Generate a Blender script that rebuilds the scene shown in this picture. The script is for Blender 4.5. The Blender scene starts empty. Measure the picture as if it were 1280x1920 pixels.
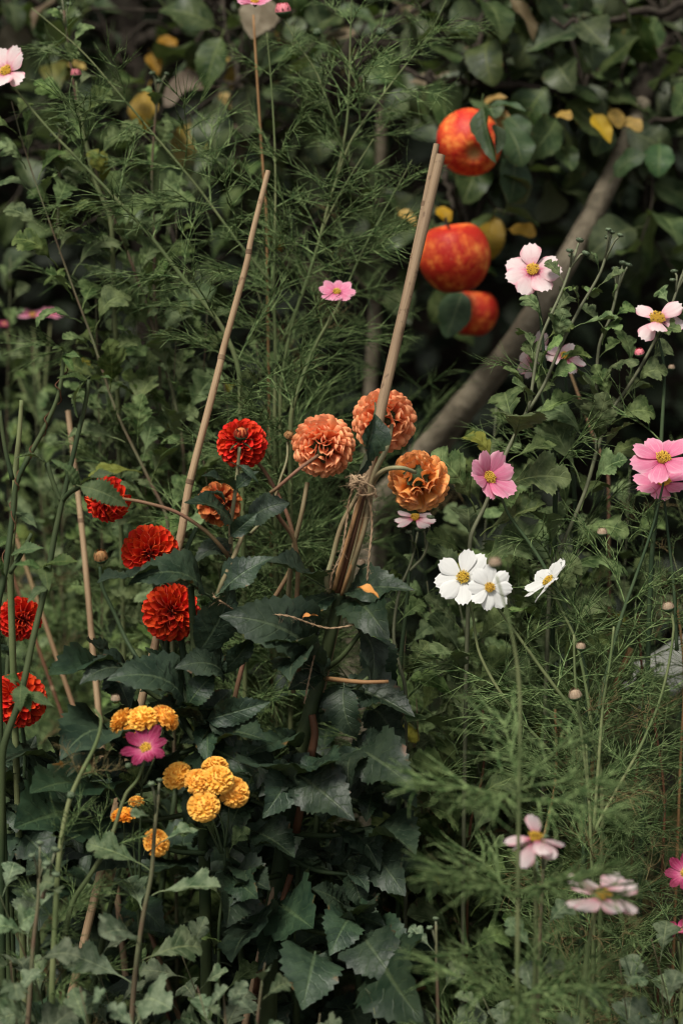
import bpy, math, random
import numpy as np
from mathutils import Vector, Matrix

# ------------------------------------------------------------------ camera, world, sun, exposure
scene = bpy.context.scene
col = scene.collection
CAM_H, PITCH, LENS = 1.35, math.radians(12.0), 70.0
cd = bpy.data.cameras.new('camera'); cam = bpy.data.objects.new('camera', cd); col.objects.link(cam)
cam.location = (0, 0, CAM_H); cam.rotation_euler = (math.pi/2 - PITCH, 0, 0)
cd.sensor_fit = 'VERTICAL'; cd.sensor_height = 36.0; cd.sensor_width = 24.0; cd.lens = LENS
cd.clip_start = 0.05; cd.clip_end = 500
cd.dof.use_dof = True; cd.dof.focus_distance = 2.2; cd.dof.aperture_fstop = 3.0
scene.camera = cam

SUN_EL, SUN_ROT = math.radians(60), math.radians(215)
world = bpy.data.worlds.new('World'); scene.world = world; world.use_nodes = True
wn = world.node_tree; wn.nodes.clear()
sky = wn.nodes.new('ShaderNodeTexSky'); sky.sky_type = 'NISHITA'; sky.sun_disc = False
sky.sun_elevation = SUN_EL; sky.sun_rotation = SUN_ROT
sky.air_density = 0.8; sky.dust_density = 3.0; sky.ozone_density = 1.0
hs = wn.nodes.new('ShaderNodeHueSaturation'); hs.inputs['Saturation'].default_value = 0.06   # cloud cover: neutral light
bg = wn.nodes.new('ShaderNodeBackground'); bg.inputs['Strength'].default_value = 0.05
wo = wn.nodes.new('ShaderNodeOutputWorld')
wn.links.new(sky.outputs[0], hs.inputs['Color']); wn.links.new(hs.outputs[0], bg.inputs['Color'])
wn.links.new(bg.outputs[0], wo.inputs['Surface'])

sd = bpy.data.lights.new('sun', 'SUN'); so = bpy.data.objects.new('sun', sd); col.objects.link(so)
sd.energy = 1.5; sd.angle = math.radians(15); sd.color = (1.0, 0.95, 0.85)
sdir = Vector((math.sin(SUN_ROT)*math.cos(SUN_EL), math.cos(SUN_ROT)*math.cos(SUN_EL), math.sin(SUN_EL)))
so.rotation_euler = sdir.to_track_quat('Z', 'Y').to_euler(); so.location = (0, 0, 6)

vs = scene.view_settings
vs.view_transform = 'Standard'; vs.look = 'None'; vs.gamma = 1.0; vs.use_curve_mapping = False
vs.exposure = 1.46
cy = scene.cycles
cy.use_denoising = True; cy.filter_width = 1.2; cy.max_bounces = 6; cy.diffuse_bounces = 3; cy.glossy_bounces = 2
cy.transmission_bounces = 4; cy.transparent_max_bounces = 4; cy.sample_clamp_indirect = 4.0
cy.caustics_reflective = False; cy.caustics_refractive = False

# ------------------------------------------------------------------ helpers
FW = Vector((0, math.cos(PITCH), -math.sin(PITCH))); UP = Vector((0, math.sin(PITCH), math.cos(PITCH))); RT = Vector((1, 0, 0))
CAM = Vector((0, 0, CAM_H)); K = 36.0/LENS/1920.0
def P(x, y, d=2.2):
    """photograph position (1280 x 1920) at depth d metres -> world point"""
    return CAM + FW*d + RT*((x-640)*K*d) + UP*((960-y)*K*d)
def pxm(n, d=2.2): return n*K*d
def cdir(r, u, t): return (RT*r + UP*u - FW*t).normalized()       # right, up, towards the viewer
def V(*a): return Vector(a)

class Geo:
    def __init__(s): s.v = []; s.f = []; s.uv = []; s.mi = []; s.n = 0
    def add(s, v, f, uv=None, mi=0):
        v = np.asarray(v, float).reshape(-1, 3); n = len(v)
        s.v.append(v); s.uv.append(np.zeros((n, 2)) if uv is None else np.asarray(uv, float).reshape(-1, 2))
        for q in f: s.f.append([i + s.n for i in q]); s.mi.append(mi)
        s.n += n
    def mesh(s, name, mats, smooth=True):
        me = bpy.data.meshes.new(name)
        v = np.vstack(s.v); uv = np.vstack(s.uv)
        me.from_pydata(v.tolist(), [], s.f)
        ul = me.uv_layers.new(name='uv')
        li = np.empty(len(me.loops), np.int32); me.loops.foreach_get('vertex_index', li)
        ul.data.foreach_set('uv', uv[li].astype(np.float32).ravel())
        for m in (mats if isinstance(mats, (list, tuple)) else [mats]): me.materials.append(m)
        me.polygons.foreach_set('material_index', np.array(s.mi, np.int32))
        me.polygons.foreach_set('use_smooth', np.full(len(me.polygons), smooth))
        me.update()
        return me

def spline(pts, rad=None, seg=5):
    p = [Vector(q) for q in pts]; n = len(p)
    if n < 3:
        out = [p[0].lerp(p[-1], i/seg) for i in range(seg+1)]
        r = None if rad is None else [rad[0] + (rad[-1]-rad[0])*i/seg for i in range(seg+1)]
        return out, r
    out = []; r = []
    for i in range(n-1):
        a = p[max(i-1, 0)]; b = p[i]; c = p[i+1]; d = p[min(i+2, n-1)]
        for k in range(seg):
            t = k/seg
            h = max((c-b).length, 1e-6)
            m0 = (c-a)*(h/max((c-b).length+(b-a).length, 1e-6)); m1 = (d-b)*(h/max((d-c).length+(c-b).length, 1e-6))
            t2 = t*t; t3 = t2*t
            out.append(b*(2*t3-3*t2+1) + m0*(t3-2*t2+t) + c*(3*t2-2*t3) + m1*(t3-t2))
            if rad is not None: r.append(rad[i] + (rad[i+1]-rad[i])*t)
    out.append(p[-1]);
    if rad is not None: r.append(rad[-1])
    return out, (r if rad is not None else None)

def tube(g, pts, rads, sides=6, cap=True, mi=0, wob=0.0, rng=None):
    pts = [Vector(p) for p in pts]; n = len(pts)
    if not hasattr(rads, '__len__'): rads = [rads]*n
    t = (pts[1]-pts[0]).normalized()
    nx = t.orthogonal().normalized()
    vs_ = []; uv = []; L = 0
    for i in range(n):
        t = (pts[min(i+1, n-1)] - pts[max(i-1, 0)])
        t = t.normalized() if t.length > 1e-9 else Vector((0, 0, 1))
        nx = (nx - t*nx.dot(t))
        nx = nx.normalized() if nx.length > 1e-6 else t.orthogonal().normalized()
        ny = t.cross(nx)
        if i: L += (pts[i]-pts[i-1]).length
        for k in range(sides):
            a = 2*math.pi*k/sides
            r = rads[i]*(1 + (rng.uniform(-wob, wob) if wob else 0))
            vs_.append(pts[i] + (nx*math.cos(a) + ny*math.sin(a))*r); uv.append((k/sides, L))
    f = [(i*sides+k, i*sides+(k+1) % sides, (i+1)*sides+(k+1) % sides, (i+1)*sides+k) for i in range(n-1) for k in range(sides)]
    if cap:
        f.append(tuple(range(sides-1, -1, -1))); f.append(tuple((n-1)*sides+k for k in range(sides)))
    g.add([tuple(q) for q in vs_], f, uv, mi)

W = {}
def thing(name, label, cat, loc=(0, 0, 0), group=None, kind=None):
    o = bpy.data.objects.new(name, None); col.objects.link(o); o.location = loc
    o.empty_display_size = 0.02
    o['label'] = label; o['category'] = cat
    if group: o['group'] = group
    if kind: o['kind'] = kind
    W[o.name] = Matrix.Translation(Vector(loc)); return o
def part(name, me, parent, M, label=None, kind=None):
    o = bpy.data.objects.new(name, me); col.objects.link(o)
    o.parent = parent; o.matrix_basis = W[parent.name].inverted() @ M
    W[o.name] = M
    if label: o['label'] = label
    if kind: o['kind'] = kind
    return o
def wpart(name, g, mat, parent, **k):
    """geometry given in world coordinates; the mesh is shifted to the parent's base"""
    base = W[parent.name].translation
    for a in g.v: a -= np.array(base)
    return part(name, g.mesh(name, mat), parent, Matrix.Translation(base), **k)
def frame(loc, y, zh, s=1.0, sx=1.0, sz=1.0):
    y = y.normalized(); z = zh - y*zh.dot(y)
    if z.length < 1e-4: z = y.orthogonal()
    z.normalize(); x = y.cross(z)
    return Matrix(((x.x*s*sx, y.x*s, z.x*s*sz, loc.x), (x.y*s*sx, y.y*s, z.y*s*sz, loc.y), (x.z*s*sx, y.z*s, z.z*s*sz, loc.z), (0, 0, 0, 1)))

# ------------------------------------------------------------------ materials
class NT:
    def __init__(s, name):
        s.m = bpy.data.materials.new(name); s.m.use_nodes = True; s.t = s.m.node_tree; s.t.nodes.clear()
        s.out = s.t.nodes.new('ShaderNodeOutputMaterial')
    def n(s, ty, **k):
        nd = s.t.nodes.new(ty)
        for a, b in k.items(): setattr(nd, a, b)
        return nd
    def l(s, a, b): s.t.links.new(a, b)
    def val(s, sock, v):
        if isinstance(v, (int, float)): sock.default_value = v
        elif isinstance(v, (tuple, list)): sock.default_value = (tuple(v) + (1,))[:4] if sock.type == 'RGBA' else tuple(v)
        else: s.l(v, sock)
    def math(s, op, a, b=0.0, c=0.0, clamp=False):
        nd = s.n('ShaderNodeMath', operation=op, use_clamp=clamp)
        s.val(nd.inputs[0], a); s.val(nd.inputs[1], b); s.val(nd.inputs[2], c); return nd.outputs[0]
    def mix(s, f, a, b, mode='MIX'):
        nd = s.n('ShaderNodeMix', data_type='RGBA', blend_type=mode, clamp_factor=True)
        s.val(nd.inputs[0], f); s.val(nd.inputs[6], a); s.val(nd.inputs[7], b); return nd.outputs[2]
    def step(s, x, a, b):
        nd = s.n('ShaderNodeMapRange', interpolation_type='SMOOTHSTEP'); s.val(nd.inputs[0], x)
        nd.inputs[1].default_value = a; nd.inputs[2].default_value = b; return nd.outputs[0]
    def noise(s, vec, scale, detail=2.0, rough=0.5, out=0):
        nd = s.n('ShaderNodeTexNoise'); s.val(nd.inputs['Scale'], scale); nd.inputs['Detail'].default_value = detail
        nd.inputs['Roughness'].default_value = rough
        if vec is not None: s.l(vec, nd.inputs['Vector'])
        return nd.outputs[out]
    def coord(s, k='Object'): return s.n('ShaderNodeTexCoord').outputs[k]
    def uv(s):
        u = s.n('ShaderNodeUVMap'); sp = s.n('ShaderNodeSeparateXYZ'); s.l(u.outputs[0], sp.inputs[0]); return u.outputs[0], sp.outputs[0], sp.outputs[1]
    def comb(s, x, y, z=0.0):
        c = s.n('ShaderNodeCombineXYZ'); s.val(c.inputs[0], x); s.val(c.inputs[1], y); s.val(c.inputs[2], z); return c.outputs[0]
    def rnd(s): return s.n('ShaderNodeObjectInfo').outputs['Random']
    def bump(s, h, strength=0.3, dist=0.001):
        b = s.n('ShaderNodeBump'); b.inputs['Strength'].default_value = strength; b.inputs['Distance'].default_value = dist
        s.l(h, b.inputs['Height']); return b.outputs[0]
    def hsv(s, c, h=0.5, sat=1.0, v=1.0):
        nd = s.n('ShaderNodeHueSaturation'); s.val(nd.inputs['Hue'], h); s.val(nd.inputs['Saturation'], sat); s.val(nd.inputs['Value'], v); s.val(nd.inputs['Color'], c); return nd.outputs[0]
    def finish(s, color, rough=0.55, spec=0.3, trans=0.0, tcol=None, normal=None, sheen=0.0):
        b = s.n('ShaderNodeBsdfPrincipled'); s.val(b.inputs['Base Color'], color); s.val(b.inputs['Roughness'], rough)
        b.inputs['Specular IOR Level'].default_value = spec
        if sheen: b.inputs['Sheen Weight'].default_value = sheen
        if normal is not None: s.l(normal, b.inputs['Normal'])
        if trans:
            t = s.n('ShaderNodeBsdfTranslucent'); s.val(t.inputs[0], tcol if tcol is not None else color)
            mx = s.n('ShaderNodeMixShader'); mx.inputs[0].default_value = trans
            s.l(b.outputs[0], mx.inputs[1]); s.l(t.outputs[0], mx.inputs[2]); s.l(mx.outputs[0], s.out.inputs[0])
        else: s.l(b.outputs[0], s.out.inputs[0])
        return s.m

def leaf_mat(name, dark, light, under, vein, rough=0.5, spec=0.35, trans=0.22, veins=8.0, slope=0.45, brown=0.0, yellow=0.0, ycol=(0.30, 0.17, 0.03)):
    n = NT(name); uvv, u, v = n.uv(); r = n.rnd()
    au = n.math('MULTIPLY', n.math('ABSOLUTE', n.math('SUBTRACT', u, 0.5)), 2.0)
    ob = n.coord('Object')
    off = n.n('ShaderNodeVectorMath', operation='ADD'); n.l(ob, off.inputs[0]); n.l(n.comb(n.math('MULTIPLY', r, 37.0), r, r), off.inputs[1])
    ns = n.noise(off.outputs[0], 3.5, 3.0, 0.6)
    c = n.mix(n.step(ns, 0.3, 0.72), dark, light)
    c = n.mix(n.math('MULTIPLY', n.step(n.noise(off.outputs[0], 24.0, 2.0), 0.55, 0.75), 0.25), c, light)
    fr = n.math('FRACT', n.math('MULTIPLY', n.math('SUBTRACT', v, n.math('MULTIPLY', au, slope*0.3)), veins))
    tri = n.math('ABSOLUTE', n.math('SUBTRACT', fr, 0.5))
    side = n.math('MULTIPLY', n.step(tri, 0.40, 0.495), n.step(au, 1.0, 0.2))
    mid = n.step(au, 0.085, 0.025)
    c = n.mix(n.math('MAXIMUM', n.math('MULTIPLY', side, 0.38), n.math('MULTIPLY', mid, 0.75)), c, vein)
    if brown:
        e = n.math('MULTIPLY', n.step(au, 0.72, 0.98), n.step(n.noise(off.outputs[0], 5.0, 3.0), 0.62, 0.72))
        c = n.mix(n.math('MULTIPLY', e, brown), c, (0.13, 0.065, 0.025))
    if yellow:
        yy = n.step(r, 1.0-yellow, 1.0-yellow*0.45)
        c = n.mix(n.math('MULTIPLY', yy, n.step(n.noise(off.outputs[0], 2.2, 2.0), 0.25, 0.5)), c, ycol)
    r2 = n.math('FRACT', n.math('MULTIPLY', r, 13.7))
    c = n.hsv(c, n.math('ADD', 0.485, n.math('MULTIPLY', r2, 0.03)), n.math('ADD', 0.85, n.math('MULTIPLY', r, 0.3)), n.math('ADD', 0.72, n.math('MULTIPLY', r2, 0.6)))
    geo = n.n('ShaderNodeNewGeometry')
    tc = n.mix(0.5, c, (0.10, 0.16, 0.02))
    c2 = n.mix(geo.outputs['Backfacing'], c, n.mix(0.75, c, under))
    h = n.math('ADD', n.math('MULTIPLY', n.math('MAXIMUM', side, mid), -1.0), n.math('MULTIPLY', n.noise(off.outputs[0], 30.0, 2.0), 0.8))
    return n.finish(c2, rough, spec, trans, tc, n.bump(h, 0.45, 0.0012))

def stem_mat(name, a, b, rough=0.55, fine=120.0, trans=0.0):
    n = NT(name); ob = n.coord('Object'); r = n.rnd()
    c = n.mix(n.step(n.noise(ob, 14.0, 3.0), 0.35, 0.65), a, b)
    uvv, u, v = n.uv()
    st = n.noise(n.comb(n.math('MULTIPLY', u, 8.0), n.math('MULTIPLY', v, 10.0)), 3.0, 2.0)
    c = n.hsv(c, 0.5, 1.0, n.math('ADD', 0.7, n.math('ADD', n.math('MULTIPLY', st, 0.4), n.math('MULTIPLY', r, 0.25))))
    return n.finish(c, rough, 0.12, 0.0, None, n.bump(n.noise(ob, fine, 2.0), 0.3, 0.0008))

def petal_mat(name, base, mid, tip, edge=None, streak=0.0, streak_col=None, trans=0.25, rough=0.6, var=0.14, p0=0.25, p1=0.75, wear=0.0, wear_col=(0.3, 0.12, 0.04)):
    n = NT(name); uvv, u, v = n.uv(); r = n.rnd()
    au = n.math('MULTIPLY', n.math('ABSOLUTE', n.math('SUBTRACT', u, 0.5)), 2.0)
    off = n.math('MULTIPLY', r, 31.0)
    ns = n.noise(n.comb(n.math('ADD', n.math('MULTIPLY', u, 3.0), off), n.math('MULTIPLY', v, 3.0)), 2.0, 2.0)
    vv = n.math('ADD', v, n.math('MULTIPLY', n.math('SUBTRACT', ns, 0.5), 0.35))
    c = n.mix(n.step(vv, 0.0, p0), base, mid)
    c = n.mix(n.step(vv, p1-0.25, p1+0.2), c, tip)
    if edge is not None: c = n.mix(n.math('MULTIPLY', n.step(au, 0.55, 1.0), n.step(v, 0.45, 0.8)), c, edge)
    if streak:
        s1 = n.noise(n.comb(n.math('ADD', n.math('MULTIPLY', u, 16.0), off), n.math('MULTIPLY', v, 1.1)), 1.0, 2.0)
        c = n.mix(n.math('MULTIPLY', n.step(s1, 0.48, 0.72), streak), c, streak_col)
    if wear:
        w1 = n.noise(n.comb(n.math('ADD', n.math('MULTIPLY', u, 2.0), off), n.math('MULTIPLY', v, 2.0)), 2.5, 3.0)
        c = n.mix(n.math('MULTIPLY', n.math('MULTIPLY', n.step(w1, 0.52, 0.66), n.step(v, 0.5, 1.0)), wear), c, wear_col)
    r2 = n.math('FRACT', n.math('MULTIPLY', r, 7.3))
    c = n.hsv(c, n.math('ADD', 0.5-var*0.01, n.math('MULTIPLY', r2, var*0.06)), 1.0, n.math('ADD', 1.0-var, n.math('MULTIPLY', r, var*1.4)))
    rib = n.noise(n.comb(n.math('MULTIPLY', u, 22.0), n.math('MULTIPLY', v, 1.0)), 1.0, 1.0)
    return n.finish(c, rough, 0.2, trans, c, n.bump(rib, 0.25, 0.0008), sheen=0.05)

M = {}
M['dahlia_leaf'] = leaf_mat('dahlia_leaf', (0.009, 0.020, 0.011), (0.034, 0.054, 0.030), (0.060, 0.082, 0.052), (0.062, 0.088, 0.044), rough=0.46, spec=0.26, trans=0.10, brown=0.8)
M['mum_leaf'] = leaf_mat('mum_leaf', (0.026, 0.048, 0.014), (0.145, 0.190, 0.075), (0.16, 0.2, 0.1), (0.16, 0.21, 0.08), rough=0.6, spec=0.12, trans=0.14, veins=5.0, yellow=0.02, ycol=(0.16, 0.15, 0.04))
M['mum_leaf_pale'] = leaf_mat('mum_leaf_pale', (0.040, 0.066, 0.032), (0.150, 0.185, 0.108), (0.16, 0.19, 0.11), (0.19, 0.23, 0.12), rough=0.62, spec=0.14, trans=0.16, veins=5.0)
M['nettle_leaf'] = leaf_mat('nettle_leaf', (0.042, 0.075, 0.026), (0.09, 0.13, 0.05), (0.14, 0.18, 0.08), (0.14, 0.18, 0.07), rough=0.6, spec=0.15, trans=0.25, veins=9.0, brown=0.7)
M['apple_leaf'] = leaf_mat('apple_leaf', (0.018, 0.036, 0.011), (0.078, 0.104, 0.04), (0.15, 0.175, 0.1), (0.13, 0.16, 0.06), rough=0.45, spec=0.28, trans=0.22, veins=7.0, yellow=0.015, ycol=(0.26, 0.17, 0.05), brown=0.7)
M['apple_leaf_green'] = leaf_mat('apple_leaf_green', (0.02, 0.044, 0.016), (0.045, 0.078, 0.03), (0.1, 0.13, 0.075), (0.1, 0.13, 0.05), rough=0.5, spec=0.25, trans=0.2, veins=7.0, brown=0.6)
M['apple_leaf_yellow'] = leaf_mat('apple_leaf_yellow', (0.30, 0.18, 0.035), (0.40, 0.26, 0.06), (0.36, 0.25, 0.09), (0.30, 0.22, 0.06), rough=0.55, spec=0.25, trans=0.25, veins=7.0, brown=0.9)
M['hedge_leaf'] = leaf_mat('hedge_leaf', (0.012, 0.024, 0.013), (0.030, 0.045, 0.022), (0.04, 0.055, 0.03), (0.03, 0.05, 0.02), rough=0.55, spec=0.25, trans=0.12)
M['apple_leaf_dead'] = leaf_mat('apple_leaf_dead', (0.09, 0.065, 0.038), (0.17, 0.135, 0.09), (0.18, 0.16, 0.115), (0.2, 0.15, 0.1), rough=0.7, spec=0.15, trans=0.15, veins=7.0)
M['frond'] = stem_mat('frond', (0.034, 0.068, 0.020), (0.165, 0.225, 0.088))
M['frond_dry'] = stem_mat('frond_dry', (0.20, 0.14, 0.065), (0.10, 0.095, 0.04))
M['cosmos_stem'] = stem_mat('cosmos_stem', (0.085, 0.115, 0.045), (0.15, 0.165, 0.075))
M['cosmos_stem_dark'] = stem_mat('cosmos_stem_dark', (0.025, 0.045, 0.022), (0.05, 0.075, 0.035))
M['mum_stem'] = stem_mat('mum_stem', (0.10, 0.062, 0.042), (0.105, 0.115, 0.06))
M['mum_stem_green'] = stem_mat('mum_stem_green', (0.15, 0.16, 0.095), (0.11, 0.115, 0.07))
M['dahlia_stem'] = stem_mat('dahlia_stem', (0.024, 0.040, 0.018), (0.055, 0.072, 0.03))
M['dahlia_stem_red'] = stem_mat('dahlia_stem_red', (0.20, 0.10, 0.065), (0.17, 0.12, 0.06))
M['dahlia_stem_pale'] = stem_mat('dahlia_stem_pale', (0.21, 0.20, 0.11), (0.17, 0.13, 0.07))
M['dead_stem'] = stem_mat('dead_stem', (0.12, 0.055, 0.028), (0.075, 0.036, 0.02), fine=60)
M['straw'] = stem_mat('straw', (0.33, 0.19, 0.085), (0.22, 0.12, 0.055), fine=60)
M['twine'] = stem_mat('twine', (0.34, 0.24, 0.15), (0.20, 0.13, 0.075), rough=0.9, fine=400)
M['grass'] = stem_mat('grass', (0.028, 0.055, 0.022), (0.055, 0.085, 0.035))
M['calyx'] = stem_mat('calyx', (0.030, 0.058, 0.028), (0.055, 0.085, 0.038))
M['mum_bud'] = stem_mat('mum_bud', (0.075, 0.11, 0.065), (0.13, 0.16, 0.095))
M['dahlia_bud'] = stem_mat('dahlia_bud', (0.35, 0.13, 0.05), (0.20, 0.16, 0.07))
M['pink_bud'] = stem_mat('pink_bud', (0.62, 0.14, 0.19), (0.72, 0.28, 0.30))
M['cream_bud'] = stem_mat('cream_bud', (0.36, 0.29, 0.20), (0.24, 0.15, 0.10))
M['orange'] = petal_mat('orange_petal', (0.94, 0.16, 0.035), (0.98, 0.31, 0.13), (0.98, 0.42, 0.21), edge=(0.98, 0.49, 0.27), trans=0.3, var=0.16, wear=0.25, wear_col=(0.75, 0.2, 0.06))
M['orange_old'] = petal_mat('orange_old_petal', (0.88, 0.2, 0.025), (0.94, 0.32, 0.07), (0.94, 0.40, 0.14), edge=(0.92, 0.44, 0.20), trans=0.28, var=0.2, wear=0.7, wear_col=(0.42, 0.12, 0.03))
M['red'] = petal_mat('red_petal', (0.26, 0.005, 0.004), (0.58, 0.009, 0.006), (0.70, 0.017, 0.009), edge=(0.80, 0.06, 0.014), trans=0.15, var=0.15)
M['red_orange'] = petal_mat('red_orange_petal', (0.30, 0.006, 0.004), (0.62, 0.011, 0.006), (0.74, 0.028, 0.010), edge=(0.86, 0.12, 0.022), trans=0.15, var=0.2)
M['red_old'] = petal_mat('red_old_petal', (0.25, 0.02, 0.008), (0.5, 0.05, 0.015), (0.6, 0.16, 0.05), edge=(0.7, 0.3, 0.1), trans=0.15, var=0.3, wear=0.8, wear_col=(0.25, 0.06, 0.02))
M['core'] = petal_mat('flower_core', (0.16, 0.02, 0.008), (0.16, 0.02, 0.008), (0.16, 0.02, 0.008), trans=0.05)
M['yellow'] = petal_mat('yellow_petal', (0.78, 0.25, 0.015), (0.90, 0.42, 0.05), (0.93, 0.52, 0.10), trans=0.2, var=0.12)
M['yellow_deep'] = petal_mat('yellow_deep_petal', (0.60, 0.13, 0.008), (0.80, 0.24, 0.015), (0.85, 0.36, 0.04), trans=0.2, var=0.12)
M['white_petal'] = petal_mat('white_petal', (0.58, 0.60, 0.48), (0.73, 0.725, 0.70), (0.76, 0.755, 0.73), streak=0.35, streak_col=(0.60, 0.59, 0.57), trans=0.3, var=0.05)
M['pale_petal'] = petal_mat('pale_pink_petal', (0.58, 0.06, 0.17), (0.74, 0.53, 0.54), (0.76, 0.64, 0.63), edge=(0.70, 0.34, 0.39), streak=0.3, streak_col=(0.68, 0.40, 0.45), trans=0.3, var=0.06, p0=0.48, p1=0.7)
M['pink_petal'] = petal_mat('pink_petal', (0.50, 0.03, 0.14), (0.68, 0.19, 0.32), (0.72, 0.30, 0.42), edge=(0.72, 0.40, 0.48), streak=0.4, streak_col=(0.74, 0.48, 0.54), trans=0.3, var=0.06, p0=0.45, p1=0.8)
M['magenta_petal'] = petal_mat('magenta_petal', (0.55, 0.18, 0.26), (0.34, 0.03, 0.11), (0.15, 0.002, 0.034), edge=(0.18, 0.004, 0.045), streak=0.3, streak_col=(0.66, 0.27, 0.36), trans=0.2, var=0.1, p0=0.5, p1=0.62)
M['disc'] = petal_mat('disc_floret', (0.42, 0.20, 0.015), (0.66, 0.40, 0.045), (0.72, 0.48, 0.08), trans=0.0, var=0.15, rough=0.8)
M['disc_dark'] = petal_mat('disc_anther', (0.12, 0.05, 0.01), (0.14, 0.06, 0.015), (0.3, 0.16, 0.02), trans=0.0)
M['dry_petal'] = petal_mat('dry_petal', (0.42, 0.15, 0.03), (0.55, 0.23, 0.06), (0.50, 0.20, 0.05), trans=0.1, wear=0.6)

def bamboo_mat(name, a, b, sp):
    n = NT(name); ob = n.coord('Object'); uvv, u, v = n.uv()
    st = n.noise(n.comb(n.math('MULTIPLY', u, 14.0), n.math('MULTIPLY', v, 9.0)), 2.0, 3.0)
    c = n.mix(n.step(st, 0.35, 0.65), a, b)
    c = n.mix(n.math('MULTIPLY', n.step(n.noise(ob, 90.0, 3.0), 0.60, 0.70), 0.7), c, sp)
    c = n.mix(n.math('MULTIPLY', n.step(n.noise(ob, 9.0, 2.0), 0.5, 0.7), 0.4), c, sp)
    return n.finish(c, 0.55, 0.3, 0.0, None, n.bump(st, 0.3, 0.0006))
M['bamboo'] = bamboo_mat('bamboo', (0.31, 0.215, 0.13), (0.22, 0.148, 0.088), (0.11, 0.065, 0.04))
M['bamboo_pale'] = bamboo_mat('bamboo_pale', (0.38, 0.265, 0.155), (0.28, 0.185, 0.105), (0.15, 0.085, 0.045))
M['bamboo_node'] = stem_mat('bamboo_node', (0.12, 0.075, 0.045), (0.24, 0.16, 0.095))
def bark(name, a, b, c3):
    n = NT(name); ob = n.coord('Object')
    s1 = n.noise(ob, 16.0, 5.0, 0.7); s2 = n.noise(ob, 60.0, 4.0, 0.65)
    c = n.mix(n.step(s1, 0.35, 0.65), a, b); c = n.mix(n.math('MULTIPLY', n.step(s2, 0.52, 0.68), 0.6), c, c3)
    return n.finish(c, 0.85, 0.15, 0.0, None, n.bump(n.math('ADD', s1, s2), 0.7, 0.006))
M['bark'] = bark('bark', (0.115, 0.095, 0.066), (0.23, 0.195, 0.138), (0.05, 0.044, 0.03))
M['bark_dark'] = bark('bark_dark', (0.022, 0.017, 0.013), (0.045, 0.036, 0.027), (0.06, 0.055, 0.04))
M['board'] = bark('board', (0.17, 0.175, 0.155), (0.22, 0.22, 0.195), (0.12, 0.125, 0.10))
def soil():
    n = NT('soil'); ob = n.coord('Object')
    a = n.noise(ob, 6.0, 6.0, 0.7); b = n.noise(ob, 60.0, 5.0, 0.7)
    c = n.mix(n.step(a, 0.35, 0.65), (0.018, 0.013, 0.009), (0.042, 0.030, 0.020))
    c = n.mix(n.math('MULTIPLY', n.step(b, 0.56, 0.7), 0.5), c, (0.085, 0.06, 0.038))
    return n.finish(c, 0.95, 0.1, 0.0, None, n.bump(n.math('ADD', a, b), 0.9, 0.02))
M['soil'] = soil()
def apple_mat():
    n = NT('apple_skin'); ob = n.coord('Object'); uvv, u, v = n.uv(); r = n.rnd()
    off = n.n('ShaderNodeVectorMath', operation='ADD'); n.l(ob, off.inputs[0]); n.l(n.comb(n.math('MULTIPLY', r, 9.0), 0.0, 0.0), off.inputs[1])
    big = n.noise(off.outputs[0], 1.15, 1.0)
    mott = n.noise(off.outputs[0], 4.2, 4.0, 0.6)
    st = n.noise(n.comb(n.math('MULTIPLY', u, 42.0), n.math('MULTIPLY', v, 3.0), r), 1.0, 3.0)
    k = n.math('ADD', n.math('MULTIPLY', big, 0.42), n.math('ADD', n.math('MULTIPLY', mott, 0.48), n.math('MULTIPLY', st, 0.22)))
    c = n.mix(n.step(k, 0.31, 0.55), (0.78, 0.33, 0.075), (0.80, 0.16, 0.032))
    c = n.mix(n.step(k, 0.41, 0.64), c, (0.48, 0.022, 0.012))
    c = n.mix(n.math('MULTIPLY', n.step(v, 0.90, 0.99), 0.8), c, (0.42, 0.26, 0.10))
    c = n.mix(n.math('MULTIPLY', n.step(n.noise(off.outputs[0], 30.0, 1.0), 0.68, 0.74), 0.5), c, (0.75, 0.42, 0.18))
    return n.finish(c, 0.5, 0.22, 0.0, None, n.bump(mott, 0.15, 0.01))
M['apple'] = apple_mat()

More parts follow.
